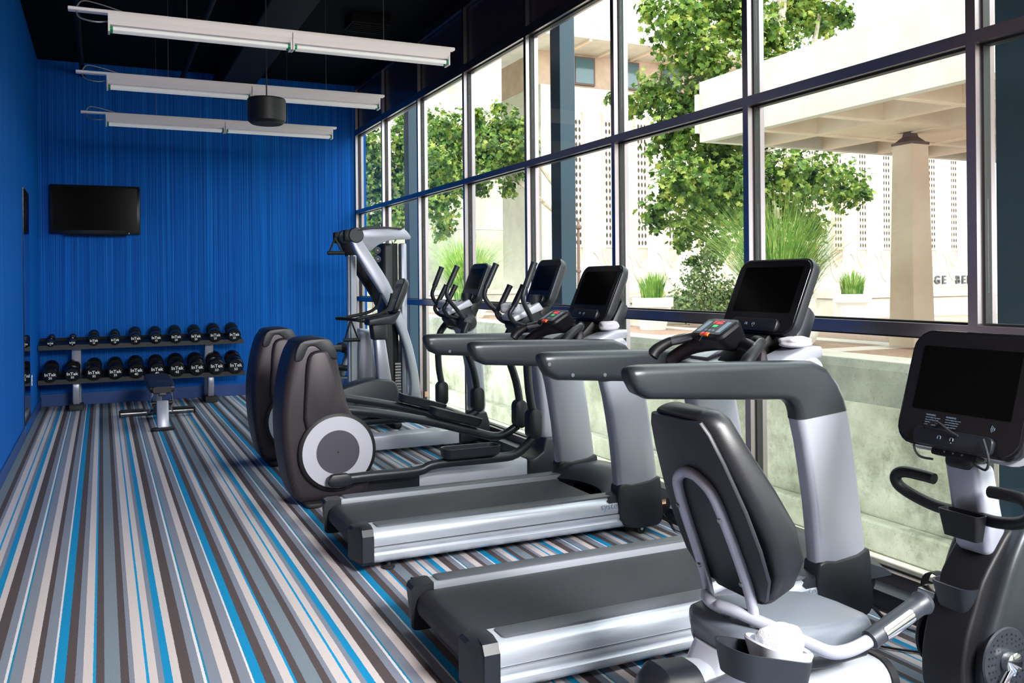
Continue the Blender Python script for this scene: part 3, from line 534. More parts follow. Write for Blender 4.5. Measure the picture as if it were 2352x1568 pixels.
# ------------------------------------------------------------------ elliptical trainer (origin x=1.0)
def elliptical(loc, label, ph):
    t = thing('elliptical_trainer', label, 'elliptical', loc, 0, 'elliptical trainers facing the windows'); D = lambda P: [(a-1.0, b) for a, b in P]
    prof = D(cr2([(1.19, .035), (1.12, .14), (1.075, .38), (1.065, .62), (1.09, .85), (1.14, 1.04), (1.20, 1.10), (1.29, 1.112), (1.38, 1.10), (1.43, 1.03), (1.475, .82), (1.53, .62), (1.62, .5), (1.67, .35), (1.66, .16), (1.62, .04), (1.4, .03)], 3))
    bm = nb(); prism(bm, prof, -.2, .2); bev(bm, .05, 4, 40); h = obj('rear_housing', bm, 'bronze', t)
    bm = nb(); prism(bm, D(cr2([(1.15, .985), (1.185, 1.098), (1.29, 1.122), (1.39, 1.108), (1.44, .985), (1.37, 1.0), (1.29, 1.07), (1.24, 1.065), (1.2, .985)], 3)), -.207, .207); bev(bm, .03, 3, 40); obj('top_cap', bm, 'char', h)
    for s in (-1, 1):
        ya, yb = sorted((s*.15, s*.236))
        bm = nb(); prism(bm, D(cr2([(1.22, .52), (1.215, .8), (1.235, 1.0), (1.3, 1.045), (1.37, 1.03), (1.41, .93), (1.46, .74), (1.53, .56), (1.4, .5)], 3)), ya, yb); bev(bm, .022, 3, 40); obj('side_panel', bm, 'bronze', h)
        c = (.425, 0, .362)
        bm = nb(); y = s*.2; lathe(bm, [(.24, y), (.262, y+s*.01), (.262, y+s*.034), (.246, y+s*.042)], c, 'y', 56); dk = obj('crank_disc', bm, 'black', t)
        bm = nb(); y = s*.243; lathe(bm, [(.238, y-s*.004), (.238, y), (.146, y+s*.001), (.146, y-s*.004)], c, 'y', 56); obj('disc_ring', bm, 'disk', dk)
        bm = nb(); lathe(bm, [(.1455, y-s*.003), (.1455, y+s*.001), (.004, y+s*.001)], c, 'y', 48); obj('disc_centre', bm, 'diskc', dk)
        bm = nb(); cyl(bm, (.425, y, .362), (.425, y+s*.003, .362), .006, n=8); obj('disc_screw', bm, 'black', dk)
    for x, z in ((.13, .86), (.1, .55), (.14, .16), (.62, .1)): bm = nb(); y = -.2; cyl(bm, (x, y-.003, z), (x, y+.005, z), .007, n=8); obj('screw', bm, 'black', h)
    bm = nb(); slab(bm, (.27, 0, .035), (1, 0, 0), (0, 1, 0), .12, .5, .035, .03, .006, .3); obj('rear_foot', bm, 'rubber', t)
    bm = nb(); box(bm, .6, 1.07, -.1, .1, .03, .13); obj('rear_frame', bev(bm, .01, 2), 'char', t)
    bm = nb(); box(bm, 1.04, 1.9, -.105, .105, .03, .155); obj('base_rail', bev(bm, .012, 2), 'silver2', t)
    bm = nb(); prism(bm, [(1.901, .03), (1.901, .15), (1.96, .16), (2.03, .2), (2.05, .3), (2.17, .3), (2.20, .2), (2.21, .06), (2.18, .03)], -.11, .11); obj('mast_base', bev(bm, .018, 3), 'char2', t)
    bm = nb(); prism(bm, D(cr2([(3.05, .29), (3.04, .5), (3.01, .75), (2.96, .95), (2.9, 1.1), (3.02, 1.14), (3.1, .98), (3.15, .78), (3.17, .55), (3.175, .29)], 3)), -.075, .075); obj('mast', bev(bm, .03, 3, 40), 'silver', t)
    bm = nb(); slab(bm, (2.1, 0, .03), (1, 0, 0), (0, 1, 0), .1, .52, .03, .03, .005, .3); obj('front_foot', bm, 'rubber', t)
    # pedal arms (near, far); ph flips which one is low
    low = [(1.42, .185), (1.64, .19), (1.97, .19), (2.11, .225), (2.54, .225), (2.72, .24), (2.86, .345)]
    high = [(1.50, .575), (1.7, .55), (1.94, .505), (2.28, .425), (2.6, .33), (2.83, .27), (3.0, .34)]
    for s in (-1, 1):
        P = low if s*ph < 0 else high; y = s*.285
        bm = nb(); tube(bm, [(a-1.0, y, b) for a, b in P], .034, 12, 4, ref=(0, 1, 0), flat=.8); a_ = obj('pedal_arm', bm, 'grey', t)
        e = P[0]; bm = nb(); slab(bm, (e[0]-1.0-.0, y+s*.0-.036, e[1]), (1, 0, 0), (0, 0, 1), .16, .085, .072, .04, .012, .3); obj('crank_cover', bm, 'char', a_)
        k = P[3]; k2 = P[4]; ang = math.atan2(k2[1]-k[1], k2[0]-k[0]); cx, cz = (k[0]+k2[0])/2-1.0+.03, (k[1]+k2[1])/2+.05
        bm = nb(); ux = V((math.cos(ang), 0, math.sin(ang))); uz = V((-math.sin(ang), 0, math.cos(ang))); c = V((cx, y+s*.02, cz))
        loft(bm, [rring(c+uz*z, ux, (0, 1, 0), .42-q, .15-q, .05) for z, q in ((-.012, .02), (0, 0), (.006, 0))]+[rring(c+uz*z, ux, (0, 1, 0), .42-q, .15-q, .045) for z, q in ((.055, -.01), (.058, 0), (.055, .012), (.008, .02))]); obj('foot_pedal', bm, 'grey', a_)
        # swing arm + handle
        e = P[-1]; ex = e[0]-1.0; lean = (ex-1.92)
        bm = nb(); ph_ = V((1.93, s*.24, 1.12)); tube(bm, [(ex+.015, s*.262, e[1]+.16), (ex-.02, s*.262, .70), (1.86+lean*.35, s*.25, .98), ph_], .031, 12, 4); sw = obj('swing_arm', bm, 'grey', t)
        bm = nb(); cz = e[1]+.1; R = []
        for d, q in ((-.05, .03), (-.042, .004), (-.02, 0), (.02, 0), (.042, .004), (.05, .03)): R.append(rring((ex+.01, s*.268+d, cz), (1, 0, 0), (0, 0, 1), .105-q, .225-q, .05))
        loft(bm, R); obj('joint_cover', bm, 'char', sw)
        off = 0 if s*ph < 0 else -.03
        H = [(1.9, s*.24, 1.17), (1.85+off, s*.26, 1.25), (1.79+off*2, s*.28, 1.36), (1.81+off*2.4, s*.28, 1.45), (1.885+off*2, s*.28, 1.63)]
        bm = nb(); tube(bm, H, .0185, 12, 5); hd = obj('moving_handle', bm, 'grey', t)
        a, b = V(H[3]), V(H[4]); bm = nb(); tube(bm, [a, a+(b-a)*.9, b, b+(b-a)*.03], [.024, .024, .029, .014], 12, 2); obj('hand_grip', bm, 'char2', hd)
        F_ = [(1.93, s*.1, 1.15), (1.80, s*.11, 1.19), (1.755, s*.12, 1.25), (1.79, s*.12, 1.31), (1.87, s*.12, 1.46)]
        bm = nb(); tube(bm, F_, .0175, 12, 5); fh = obj('fixed_handle', bm, 'grey', t)
        a, b = V(F_[3]), V(F_[4]); bm = nb(); tube(bm, [a, a+(b-a)*.9, b, b+(b-a)*.03], [.023, .023, .027, .012], 12, 2); obj('hand_grip', bm, 'char', fh)
        bm = nb(); lathe(bm, [(.03, s*.06), (.075, s*.08), (.086, s*.15), (.082, s*.2), (.062, s*.24), (.01, s*.262)], (1.96, 0, 1.125), 'y', 28); obj('pivot_cover', bm, 'char2', t)
    bm = nb(); prism(bm, [(1.86, 1.08), (2.04, 1.08), (2.06, 1.2), (2.0, 1.3), (1.86, 1.22), (1.8, 1.16)], -.11, .11); obj('hub', bev(bm, .025, 3), 'char', t)
    bm = nb(); prism(bm, [(1.80, 1.19), (1.78, 1.225), (2.0, 1.335), (2.04, 1.28)], -.13, .13); obj('accessory_tray', bev(bm, .012, 2), 'silver2', t)
    bm = nb(); prism(bm, [(1.98, 1.14), (2.08, 1.16), (2.2, 1.42), (2.12, 1.42), (2.03, 1.28)], -.085, .085); obj('console_arm', bev(bm, .02, 3), 'char', t)
    bm = nb(); lathe(bm, [(.03, 0), (.042, .1), (.036, .1), (.025, .01)], (1.99, -.07, 1.29), 'z', 20); obj('cup_holder', bm, 'char2', t)
    uy = V((.366, 0, .93)); co = console(t, (2.095, 0, 1.49), (0, -1, 0), uy, .40, .375, 'char2', (.31, .205), .03, .085)
    bm = nb(); tube(bm, [(2.03, -.05, 1.3), (1.99, -.02, 1.33), (1.95, .02, 1.31), (1.93, .05, 1.27)], .003, 6); obj('headphone_lead', bm, 'rubber', co)
    return t
E1 = elliptical((1.0, 6.12, 0), 'grey elliptical trainer directly behind the farther treadmill', 1)
E2 = elliptical((1.03, 7.60, 0), 'grey elliptical trainer farther from the camera, its rear housing half hidden by the other one', -1)
towel((2.82, 6.13, 1.25), 'rolled white towel on the handlebar tray of the nearer elliptical trainer', .15, .13, .085, .5, 5)
towel((2.86, 7.62, 1.25), 'rolled white towel on the handlebar tray of the farther elliptical trainer', .15, .13, .085, .2, 6)

# ------------------------------------------------------------------ upright bike
U = thing('upright_bike', 'upright exercise bike with silver post behind the elliptical trainers', 'exercise bike', (2.0, 8.9, 0))
D = lambda P: [(a-2.0, b) for a, b in P]
bm = nb(); prism(bm, D(cr2([(2.02, .14), (2.0, .3), (2.12, .41), (2.3, .47), (2.47, .505), (2.6, .5), (2.74, .46), (2.78, .3), (2.76, .12), (2.4, .08)], 3)), -.12, .12); obj('drive_housing', bev(bm, .03, 3, 40), 'char2', U)
bm = nb(); prism(bm, D([(2.575, .46), (2.72, .45), (2.65, .92), (2.54, .92)]), -.05, .05); obj('front_post', bev(bm, .02, 3), 'silver', U)
bm = nb(); prism(bm, D([(2.52, .9), (2.67, .9), (2.67, 1.08), (2.5, 1.06)]), -.065, .065); obj('post_collar', bev(bm, .02, 3), 'char', U)
bm = nb(); prism(bm, D([(2.46, 1.05), (2.74, 1.06), (2.82, 1.2), (2.7, 1.16), (2.46, 1.12)]), -.09, .09); obj('handlebar_tray', bev(bm, .02, 3), 'char2', U)
bm = nb(); tube(bm, [(.42, -.06, 1.10), (.3, -.2, 1.12), (.36, -.22, 1.14), (.52, -.22, 1.17), (.62, -.21, 1.22), (.66, -.2, 1.30), (.68, -.2, 1.38)], .017, 12, 5); obj('handlebar', bm, 'black', U)
bm = nb(); tube(bm, [(.42, .06, 1.10), (.3, .2, 1.12), (.36, .22, 1.14), (.52, .22, 1.17), (.62, .21, 1.22), (.66, .2, 1.30), (.68, .2, 1.38)], .017, 12, 5); obj('handlebar', bm, 'black', U)
bm = nb(); tube(bm, [(.3, -.2, 1.12), (.2, -.1, 1.13), (.16, 0, 1.13), (.2, .1, 1.13), (.3, .2, 1.12)], .017, 12, 5); obj('front_loop_bar', bm, 'black', U)
console(U, (.775, 0, 1.36), (0, -1, 0), (.366, 0, .93), .26, .38, 'char', (.19, .17), .04, .08, tray=False)
for x in (.1, .72): bm = nb(); slab(bm, (x, 0, .06), (1, 0, 0), (0, 1, 0), .09, .5, .06, .03, .01, .3); obj('foot', bm, 'rubber', U)
bm = nb(); prism(bm, [(.0, .35), (.14, .36), (.08, .8), (.0, .8)], -.03, .03); obj('seat_post', bev(bm, .012, 2), 'silver', U)
bm = nb(); R = [rring((x, 0, .83), (0, 1, 0), (0, 0, 1), ww, .07, .03) for x, ww in ((-.12, .16), (-.08, .24), (.02, .22), (.14, .09), (.2, .05))]; loft(bm, R); obj('saddle', bm, 'vinyl', U)
bm = nb(); cyl(bm, (.32, -.2, .3), (.32, .2, .3), .02); obj('crank', bm, 'steel', U)
for s in (-1, 1): bm = nb(); x = .32+s*.12; box(bm, x-.05, x+.05, min(s*.17, s*.27), max(s*.17, s*.27), .3-s*.06-.012, .3-s*.06+.012); obj('pedal', bev(bm, .005, 1), 'black', U)

# ------------------------------------------------------------------ cable machine
K = .9596; ZK = lambda z: 1.5+(z-1.5)*K
CM = thing('cable_machine', 'tall silver cable crossover machine with curved arms by the far end of the windows', 'cable machine', (2.4, 9.5, 0))
D = lambda P: [(a*K-2.4, ZK(b)) for a, b in P]
arm = cr2([(2.56, 1.96), (2.66, 2.0), (2.74, 1.9), (2.86, 1.72), (3.0, 1.5), (3.1, 1.27), (3.2, 1.0), (3.28, .75), (3.345, .45), (3.375, .2), (3.38, .0), (3.25, .0), (3.255, .3), (3.22, .55), (3.15, .83), (3.05, 1.08), (2.93, 1.33), (2.8, 1.53), (2.68, 1.72)], 2)
for k, y in enumerate((-.04, .42)):
    bm = nb(); prism(bm, [(a, max(b, .002)) for a, b in D(arm)], y, y+.085); ar = obj('curved_arm', bev(bm, .018, 3, 40), ('silver', 'bronze')[k], CM)
    bm = nb(); c = D([(2.62, 2.03)])[0]; lathe(bm, [(.075, y-.01), (.085, y), (.085, y+.095), (.075, y+.105)], (c[0], 0, c[1]), 'y', 32); obj('pulley_head', bm, 'char2', ar)
    bm = nb(); box(bm, c[0]-.13, c[0]-.02, y, y+.085, c[1]-.07, c[1]+.06); obj('pulley_bracket', bev(bm, .02, 2), 'black', ar)
boom = cr2([(2.62, 2.075), (2.72, 2.12), (2.84, 2.13), (3.0, 2.13), (3.17, 2.115), (3.24, 2.07), (3.275, 2.0), (3.18, 1.99), (3.08, 1.985), (2.98, 1.965), (2.88, 1.92), (2.78, 1.85), (2.72, 1.9), (2.66, 2.0)], 3)
bm = nb(); prism(bm, D(boom), -.03, .06); obj('top_boom', bev(bm, .012, 2, 40), 'silver', CM)
bm = nb(); prism(bm, D([(2.62, 2.08), (2.72, 2.125), (2.84, 2.138), (3.17, 2.122), (3.16, 2.10), (3.0, 2.115), (2.8, 2.105)]), -.06, .09); obj('boom_cover', bev(bm, .006, 1), 'char2', CM)
bm = nb(); box(bm, .135, .205, .3, .37, 0, 1.8); box(bm, .105, .13, .3, .37, 0, 1.8); obj('front_post', bev(bm, .008, 1), 'brushed', CM)
bm = nb(); box(bm, .43, .56, .02, .3, .1, 1.93); obj('weight_shroud', bev(bm, .04, 3), 'char', CM)
bm = nb(); box(bm, .64, .71, .02, .14, 0, 1.93); obj('rear_post', bev(bm, .02, 2), 'silver', CM)
bm = nb(); box(bm, .57, .625, .1, .2, .03, 1.93); obj('guide_channel', bm, 'black', CM, smooth=0)
for j in range(15): bm = nb(); box(bm, .56, .632, .03, .098, .12+j*.032, .145+j*.032); obj('weight_plate', bev(bm, .003, 1), 'steel', CM)
bm = nb(); prism(bm, [(.2, .0), (.52, .0), (.5, .5), (.42, .95), (.25, .97), (.22, .5)], .44, .62); obj('lower_tower', bev(bm, .05, 4, 40), 'silver', CM)
for z in (1.86, 1.76): bm = nb(); p = D([(2.873, z)])[0]; lathe(bm, [(.01, -.01), (.036, -.008), (.04, 0), (.036, .016), (.01, .02)], (p[0], -.02, p[1]), 'y', 24); pl = obj('pulley', bm, 'char2', CM); bm = nb(); cyl(bm, (p[0], -.035, p[1]), (p[0], -.028, p[1]), .008, n=10); obj('pulley_bolt', bm, 'steel', pl)
bm = nb()
for x in (.33, .345, .36, .375): cyl(bm, (x, .1, .2), (x, .1, 1.85), .0025, n=5)
obj('cable', bm, 'rubber', CM)
for (x, y, z, s) in ((2.29-2.4, .0, 1.975, .16), (2.45-2.4, -.02, 1.09, .22)):
    bm = nb()
    for dx in (-.065, .085): tube(bm, [(x, y, z), (x+dx, y, z-s)], .011, 6, 1)
    st = obj('handle_strap', bm, 'rubber', CM); bm = nb(); cyl(bm, (x-.08, y, z-s), (x+.1, y, z-s), .021, n=12); obj('grip', bm, 'black', st)
bm = nb(); box(bm, .1, .86, .0, .62, 0.0, .05); obj('base_frame', bev(bm, .01, 1), 'silver', CM)
bm = nb(); box(bm, .885, .925, -.0425, -.0405, .2, .26); obj('caution_label', bm, 'orangelab', CM, smooth=0)
# ------------------------------------------------------------------ second bench with roller
S = thing('incline_bench', 'black padded incline bench with foam leg rollers partly hidden by the elliptical housings', 'bench', (2.55, 10.75, 0))
for y in (-.15, .1): bm = nb(); lathe(bm, [(.03, y-.1), (.062, y-.095), (.066, y-.08), (.066, y+.08), (.062, y+.095), (.03, y+.1)], (.22-(y+.15)*.28, 0, .64+(y+.15)*.2), 'y', 24); obj('foam_roller', bm, 'vinyl', S)
bm = nb(); prism(bm, [(-.02, .03), (.05, .03), (.22, .62), (.16, .66)], -.03, .03); obj('front_post', bev(bm, .01, 2), 'steel', S)
bm = nb(); R = [rring((x, 0, z), (0, 1, 0), (-.2, 0, 1), ww, .07, .03) for x, z, ww in ((-.12, .47, .2), (-.08, .475, .28), (.22, .44, .3), (.3, .43, .26))]; loft(bm, R); obj('seat_pad', bm, 'vinyl', S)
bm = nb(); prism(bm, [(-.05, .37), (.3, .34), (.3, .3), (-.05, .32)], -.05, .05); obj('seat_frame', bev(bm, .01, 1), 'chrome', S)
for x in (0, .27): bm = nb(); box(bm, x-.04, x+.04, -.25, .25, 0, .05); obj('foot', bev(bm, .015, 2), 'rubber', S); bm = nb(); cyl(bm, (x, 0, .04), (x, 0, .33), .03); obj('leg', bm, 'chrome', S)

# ------------------------------------------------------------------ recumbent bike
B_ = thing('recumbent_bike', 'recumbent exercise bike with dark padded backrest in the right foreground', 'exercise bike', (1.3, 2.14, 0))
D = lambda P: [(a-1.3, b) for a, b in P]
# backrest: lofted cushion
a0, a1 = V((.215, 0, 1.10)), V((.43, 0, .55)); ax_ = (a1-a0).normalized(); nr = V((-ax_.z, 0, ax_.x)); nr = nr if nr.x < 0 else -nr
bm = nb(); R = []
for f, wd, th, o_ in ((-.02, .20, .05, 0), (0, .26, .075, 0), (.05, .30, .09, 0), (.2, .345, .10, 0), (.45, .40, .115, .01), (.65, .42, .125, .02), (.82, .41, .12, .02), (.94, .34, .10, .01), (1.0, .25, .07, 0)):
    p = a0+ax_*(.59*f)-nr*(th/2+o_*0); R.append(rring(p-nr*o_, (0, 1, 0), nr, wd, th, .04, 4))
loft(bm, R); bk = obj('backrest', bm, 'vinyl', B_, smooth=60)
bm = nb(); R = []
for f, wd in ((.0, .24), (.06, .285), (.2, .33), (.45, .385), (.65, .40), (.82, .385), (.95, .3)): p = a0+ax_*(.59*f)+nr*.004; R.append(rring(p, (0, 1, 0), nr, wd, .016, .007, 2))
loft(bm, R); obj('backrest_shell', bm, 'char', bk)
g = lambda f, y, h=.022: tuple(a0+ax_*(.59*f)+nr*h+V((0, y, 0)))
L0 = [(.35, .11, .45), (.40, .10, .40), (.48, .1, .37)]
P = [(.50, .1, .375), (.425, .1, .41), g(.98, .105, .03), g(.8, .105), g(.55, .1), g(.38, .085), g(.31, .045), g(.29, 0), g(.31, -.045), g(.38, -.085), g(.55, -.1), g(.8, -.105), g(.98, -.105, .03), (.425, -.1, .41), (.50, -.1, .375)]
bm = nb(); tube(bm, P, .0165, 14, 5, ref=None); bf = obj('back_frame_tube', bm, 'silver', B_)
for y in (-.1, .1):
    for f in (.5, .85): q = V(g(f, y, .036)); bm = nb(); cyl(bm, q, q+nr*.006, .009, .007, 10); obj('bolt', bm, 'steel', bf)
bm = nb(); R = []
for x, wd, z, th in ((.33, .2, .475, .06), (.36, .30, .48, .085), (.45, .36, .475, .095), (.6, .37, .46, .10), (.72, .34, .452, .10), (.82, .27, .445, .09), (.88, .18, .432, .07), (.9, .1, .425, .05)): R.append(rring((x, 0, z-.03), (0, 1, 0), (0, 0, 1), wd, th, .035, 4))
loft(bm, R); obj('seat', bm, 'vinyl_glare', B_, smooth=60)
bm = nb(); R = []
for x, wd, z, th in ((.34, .2, .40, .03), (.37, .31, .405, .05), (.6, .375, .385, .05), (.8, .3, .37, .05), (.9, .14, .37, .04)): R.append(rring((x, 0, z), (0, 1, 0), (0, 0, 1), wd, th, .02, 4))
loft(bm, R); obj('seat_shell', bm, 'vinyl', B_, smooth=60)
# side handles
for s in (-1, 1):
    P = D([(1.70, .512), (1.78, .466), (1.87, .46), (1.97, .475)]); y = s*.29
    bm = nb(); tube(bm, [(.42, 0, .49), (.35, s*.012, .53), (.36, s*.055, .533), (.39, s*.10, .52), (.44, s*.165, .498), (.49, s*.23, .474), (.53, s*.275, .459), (.59, y, .462), (.67, y, .478)], .0185, 14, 5); sh = obj('seat_handle', bm, 'silver', B_)
    a, b = V((.655, y, .474)), V((.875, y, .55)); d = (b-a).normalized(); bm = nb(); tube(bm, [a, a+d*.004, a+d*.19, a+d*.205, a+d*.225, a+d*.24], [.022, .028, .029, .029, .036, .03], 20, 1); obj('sensor_grip', bm, 'char2', sh)
    q = V((-d.z, 0, d.x)); bm = nb(); R = []
    for t_ in (.045, .05, .155, .16):
        k = .8 if t_ in (.045, .16) else 1; R.append([a+d*t_+(V((0, -s, 0))*math.cos(w_)*-1+q*math.sin(w_))*.0 + (V((0, s, 0))*math.cos(w_)+q*math.sin(w_))*.0302 for w_ in [math.radians(-50*k+j*100*k/10) for j in range(11)]]+[a+d*t_+(V((0, s, 0))*math.cos(w_)+q*math.sin(w_))*.026 for w_ in [math.radians(50*k-j*100*k/10) for j in range(11)]])
    loft(bm, R); obj('pulse_plate', bm, 'chrome', sh)
# slanted seat rail with end caps
def oval(x, z, w_, h_): return rring((x, 0, z), (0, 1, 0), (.0, 0, 1), w_, h_, min(w_, h_)*.48, 6)
bm = nb(); loft(bm, [oval(.25, .31, .17, .14), oval(.97, .195, .17, .14)]); obj('seat_rail', bm, 'brushed', B_)
bm = nb(); loft(bm, [oval(.085, .315, .05, .05), oval(.1, .317, .12, .10), (oval(.14, .322, .172, .143)), oval(.2495, .31, .178, .147)]); obj('rail_rear_cap', bm, 'char', B_)
bm = nb(); loft(bm, [oval(.971, .195, .185, .155), oval(1.0, .19, .185, .155), oval(1.015, .185, .15, .12)]); obj('rail_front_cap', bm, 'black', B_)
bm = nb(); loft(bm, [rring((.42, 0, .30), (1, 0, 0), (0, 1, 0), .3, .24, .06), rring((.45, 0, .41), (1, 0, 0), (0, 1, 0), .26, .2, .05)]); obj('seat_carriage', bm, 'silver2', B_)
bm = nb(); prism(bm, [(.18, .05), (.3, .05), (.32, .25), (.22, .26)], -.05, .05); obj('rear_leg', bev(bm, .012, 2), 'silver', B_)
for x in (.22, 1.7): bm = nb(); slab(bm, (x, 0, .05), (1, 0, 0), (0, 1, 0), .1, .6, .05, .04, .012, .3); obj('floor_foot', bm, 'rubber', B_)
bm = nb(); box(bm, .25, 1.4, -.04, .04, .03, .07); obj('floor_beam', bev(bm, .01, 1), 'silver', B_)
# towel / bottle tray on the near side
ux, uy = V((.96, 0, -.28)).normalized(), V((0, 1, 0)); c = V((.185, -.40, .565))
bm = nb(); loft(bm, [rring(c-V((0, 0, .06)), ux, uy, .24, .115, .052), rring(c+V((0, 0, .012)), ux, uy, .265, .14, .06), rring(c+V((0, 0, .012)), ux, uy, .253, .128, .056), rring(c-V((0, 0, .03)), ux, uy, .235, .11, .05)]); tr = obj('side_tray', bm, 'char', B_)
c2 = c+ux*.05+V((0, 0, .008)); bm = nb(); loft(bm, [rring(c2-V((0, 0, .03)), ux, uy, .145, .10, .04), rring(c2+V((0, 0, .02)), ux, uy, .17, .13, .05), rring(c2+V((0, 0, .025)), ux, uy, .162, .122, .047), rring(c2+V((0, 0, .018)), ux, uy, .145, .105, .042), rring(c2-V((0, 0, .02)), ux, uy, .125, .08, .035)]); obj('tray_insert', bm, 'silver2', tr)
bm = nb(); loft(bm, [rring((.24, -.38, .53), (1, 0, 0), (0, 1, 0), .14, .07, .03), rring((.3, -.2, .40), (1, 0, 0), (0, 1, 0), .15, .1, .03), rring((.33, -.08, .33), (1, 0, 0), (0, 1, 0), .15, .1, .03)]); obj('tray_bracket', bm, 'silver2', B_)
# front: housing, post, console, handlebars
hp = cr2([(2.74, .56), (2.66, .46), (2.615, .37), (2.575, .28), (2.555, .17), (2.57, .07), (2.7, .04), (2.95, .04), (3.08, .08), (3.12, .2), (3.1, .34), (3.02, .48), (2.93, .60), (2.84, .64)], 4)
bm = nb(); prism(bm, [(a+.1*max(0, min(1, (2.95-a)/.3))-1.3, b) for a, b in hp], -.13, .13); bev(bm, .045, 4, 40); ho = obj('drive_housing', bm, 'grey', B_)
bm = nb(); prism(bm, D(cr2([(2.735, .566), (2.65, .465), (2.605, .37), (2.565, .28), (2.545, .17), (2.56, .06), (2.64, .06), (2.63, .2), (2.66, .33), (2.74, .47), (2.82, .6), (2.79, .62)], 3)), -.085, .085); bm.transform(Matrix.Translation((.05, 0, 0))); bev(bm, .07, 6, 40); obj('housing_shell', bm, 'black', ho)
bm = nb(); loft(bm, [rring((1.39, 0, .32), (1, 0, 0), (0, 1, 0), .07, .13, .03), rring((1.38, 0, .44), (1, 0, 0), (0, 1, 0), .11, .16, .04), rring((1.383, 0, .44), (1, 0, 0), (0, 1, 0), .098, .148, .036), rring((1.39, 0, .34), (1, 0, 0), (0, 1, 0), .06, .11, .025)]); obj('bottle_holder', bm, 'char', ho)
for s in (-1, 1):
    c = (1.44, 0, .21)
    bm = nb(); lathe(bm, [(.108, s*.125), (.112, s*.132), (.108, s*.138), (.05, s*.141)], c, 'y', 40); dk = obj('crank_plate', bm, 'char2', ho)
    bm = nb()
    for r, n_ in ((.06, 16), (.074, 20), (.09, 24)):
        for j in range(n_): a = 2*PI*j/n_; q = V((c[0]+r*math.cos(a), s*.1395, c[2]+r*math.sin(a))); cyl(bm, q, q+V((0, s*.002, 0)), .0035, n=6)
    obj('vent_hole', bm, 'gasket', dk)['kind'] = 'stuff'
    bm = nb(); lathe(bm, [(.035, s*.14), (.04, s*.15), (.038, s*.168), (.026, s*.174)], c, 'y', 24); obj('crank_hub', bm, 'chrome', ho)
    bm = nb(); e = V((1.44-s*.02, s*.172, .21-.16*(-s))) if False else V((c[0]+.10*s, s*.165, c[2]+s*.105)); q = V((c[0], s*.165, c[2])); loft(bm, [rring(q, (0, 1, 0), (1, 0, 0), .018, .04, .008), rring(e, (0, 1, 0), (1, 0, 0), .016, .03, .007)]); ck = obj('crank_arm', bm, 'chrome', B_)
    bm = nb(); box(bm, e.x-.05, e.x+.05, min(e.y+s*.012, e.y+s*.1), max(e.y+s*.012, e.y+s*.1), e.z-.012, e.z+.012); pe = obj('pedal', bev(bm, .006, 2), 'steel', ck)
    bm = nb(); R = []
    for j in range(11): a = PI*j/10; R.append([(e.x+dx, e.y+s*(.056-.052*math.cos(a)), e.z+.01+rr*math.sin(a)) for dx, rr in ((-.022, .06), (.022, .06), (.022, .064), (-.022, .064))])
    loft(bm, R); obj('pedal_strap', bm, 'rubber', pe)
post = [(2.69, .86), (2.79, .85), (2.82, .72), (2.85, .6), (2.9, .52), (2.80, .50), (2.745, .55), (2.72, .70)]
bm = nb(); prism(bm, D(post), -.068, .068); obj('console_post', bev(bm, .025, 4, 40), 'silver', B_)
bm = nb(); prism(bm, D([(2.67, .835), (2.77, .83), (2.79, .95), (2.68, .95)]), -.05, .05); obj('console_neck', bev(bm, .02, 3), 'black', B_)
uy = V((.30, 0, .954)); co = console(B_, (1.42, 0, 1.10), (0, -1, 0), uy, .50, .43, 'gloss', (.388, .235), .035, .08, r=.075)
n = V((0, -1, 0)).cross(uy); bm = nb(); R = []
for d, k in ((.055, -.006), (.07, -.004), (.1, .03)): R.append(rring(V((1.42, 0, 1.10))-n*d, (0, -1, 0), uy, .50-2*k, .43-2*k, .075))
loft(bm, R); obj('rear_cover', bm, 'silver2', co)
q = V((1.42, 0, 1.10))-uy*.1+n*.0016
for k, (a, b) in enumerate(((.13, .05), (.055, -.03))):
    for j in range(5): obj_ = text('warning_text', ('WARNING' if j == 0 else ('serious injury may occur', 'stop exercising if faint', 'read the manual first', 'consult a physician')[j-1]), .0085 if j == 0 else .0062, 'btn', co, q+V((0, (a-.0 if k == 0 else .048)+0, 0))-uy*(.0+j*.0085), (0, -1, 0), uy, ext=.0002, align='LEFT')
c = V((1.42, 0, 1.10))-uy*.115+n*.002+V((0, -.15, 0))
for r in (.008, .014, .02): bm = nb(); tube(bm, [c+V((0, -1, 0))*(r*math.cos(a))*-1+uy*(r*math.sin(a)) for a in [math.radians(x) for x in (-35, 0, 35)]], .0008, 4, 4); obj('contactless_mark', bm, 'btn', co)
a = V((1.38, .13, .93)); bm = nb(); tube(bm, [a, a+V((-.03, .02, -.03)), a+V((-.03, .0, -.07)), a+V((-.02, -.05, -.075))], .0042, 8, 5); tube(bm, [(1.345, -.13, .96), (1.33, -.16, .9), (1.34, -.14, .86), (1.36, -.08, .87)], .0042, 8, 5); tube(bm, [(1.36, .11, .965), (1.355, .06, .99), (1.35, .0, .965), (1.35, -.03, .955)], .0042, 8, 5); obj('headphone_lead', bm, 'rubber', co)
for s in (-1, 1):
    P = [(1.43, s*.05, .67), (1.425, s*.12, .672), (1.415, s*.2, .69), (1.395, s*.255, .72), (1.385, s*.265, .755), (1.39, s*.235, .778), (1.40, s*.16, .778), (1.402, s*.11, .775)]
    bm = nb(); tube(bm, P, [.021]*7+[.02], 14, 5); obj('handlebar', bm, 'black', B_)
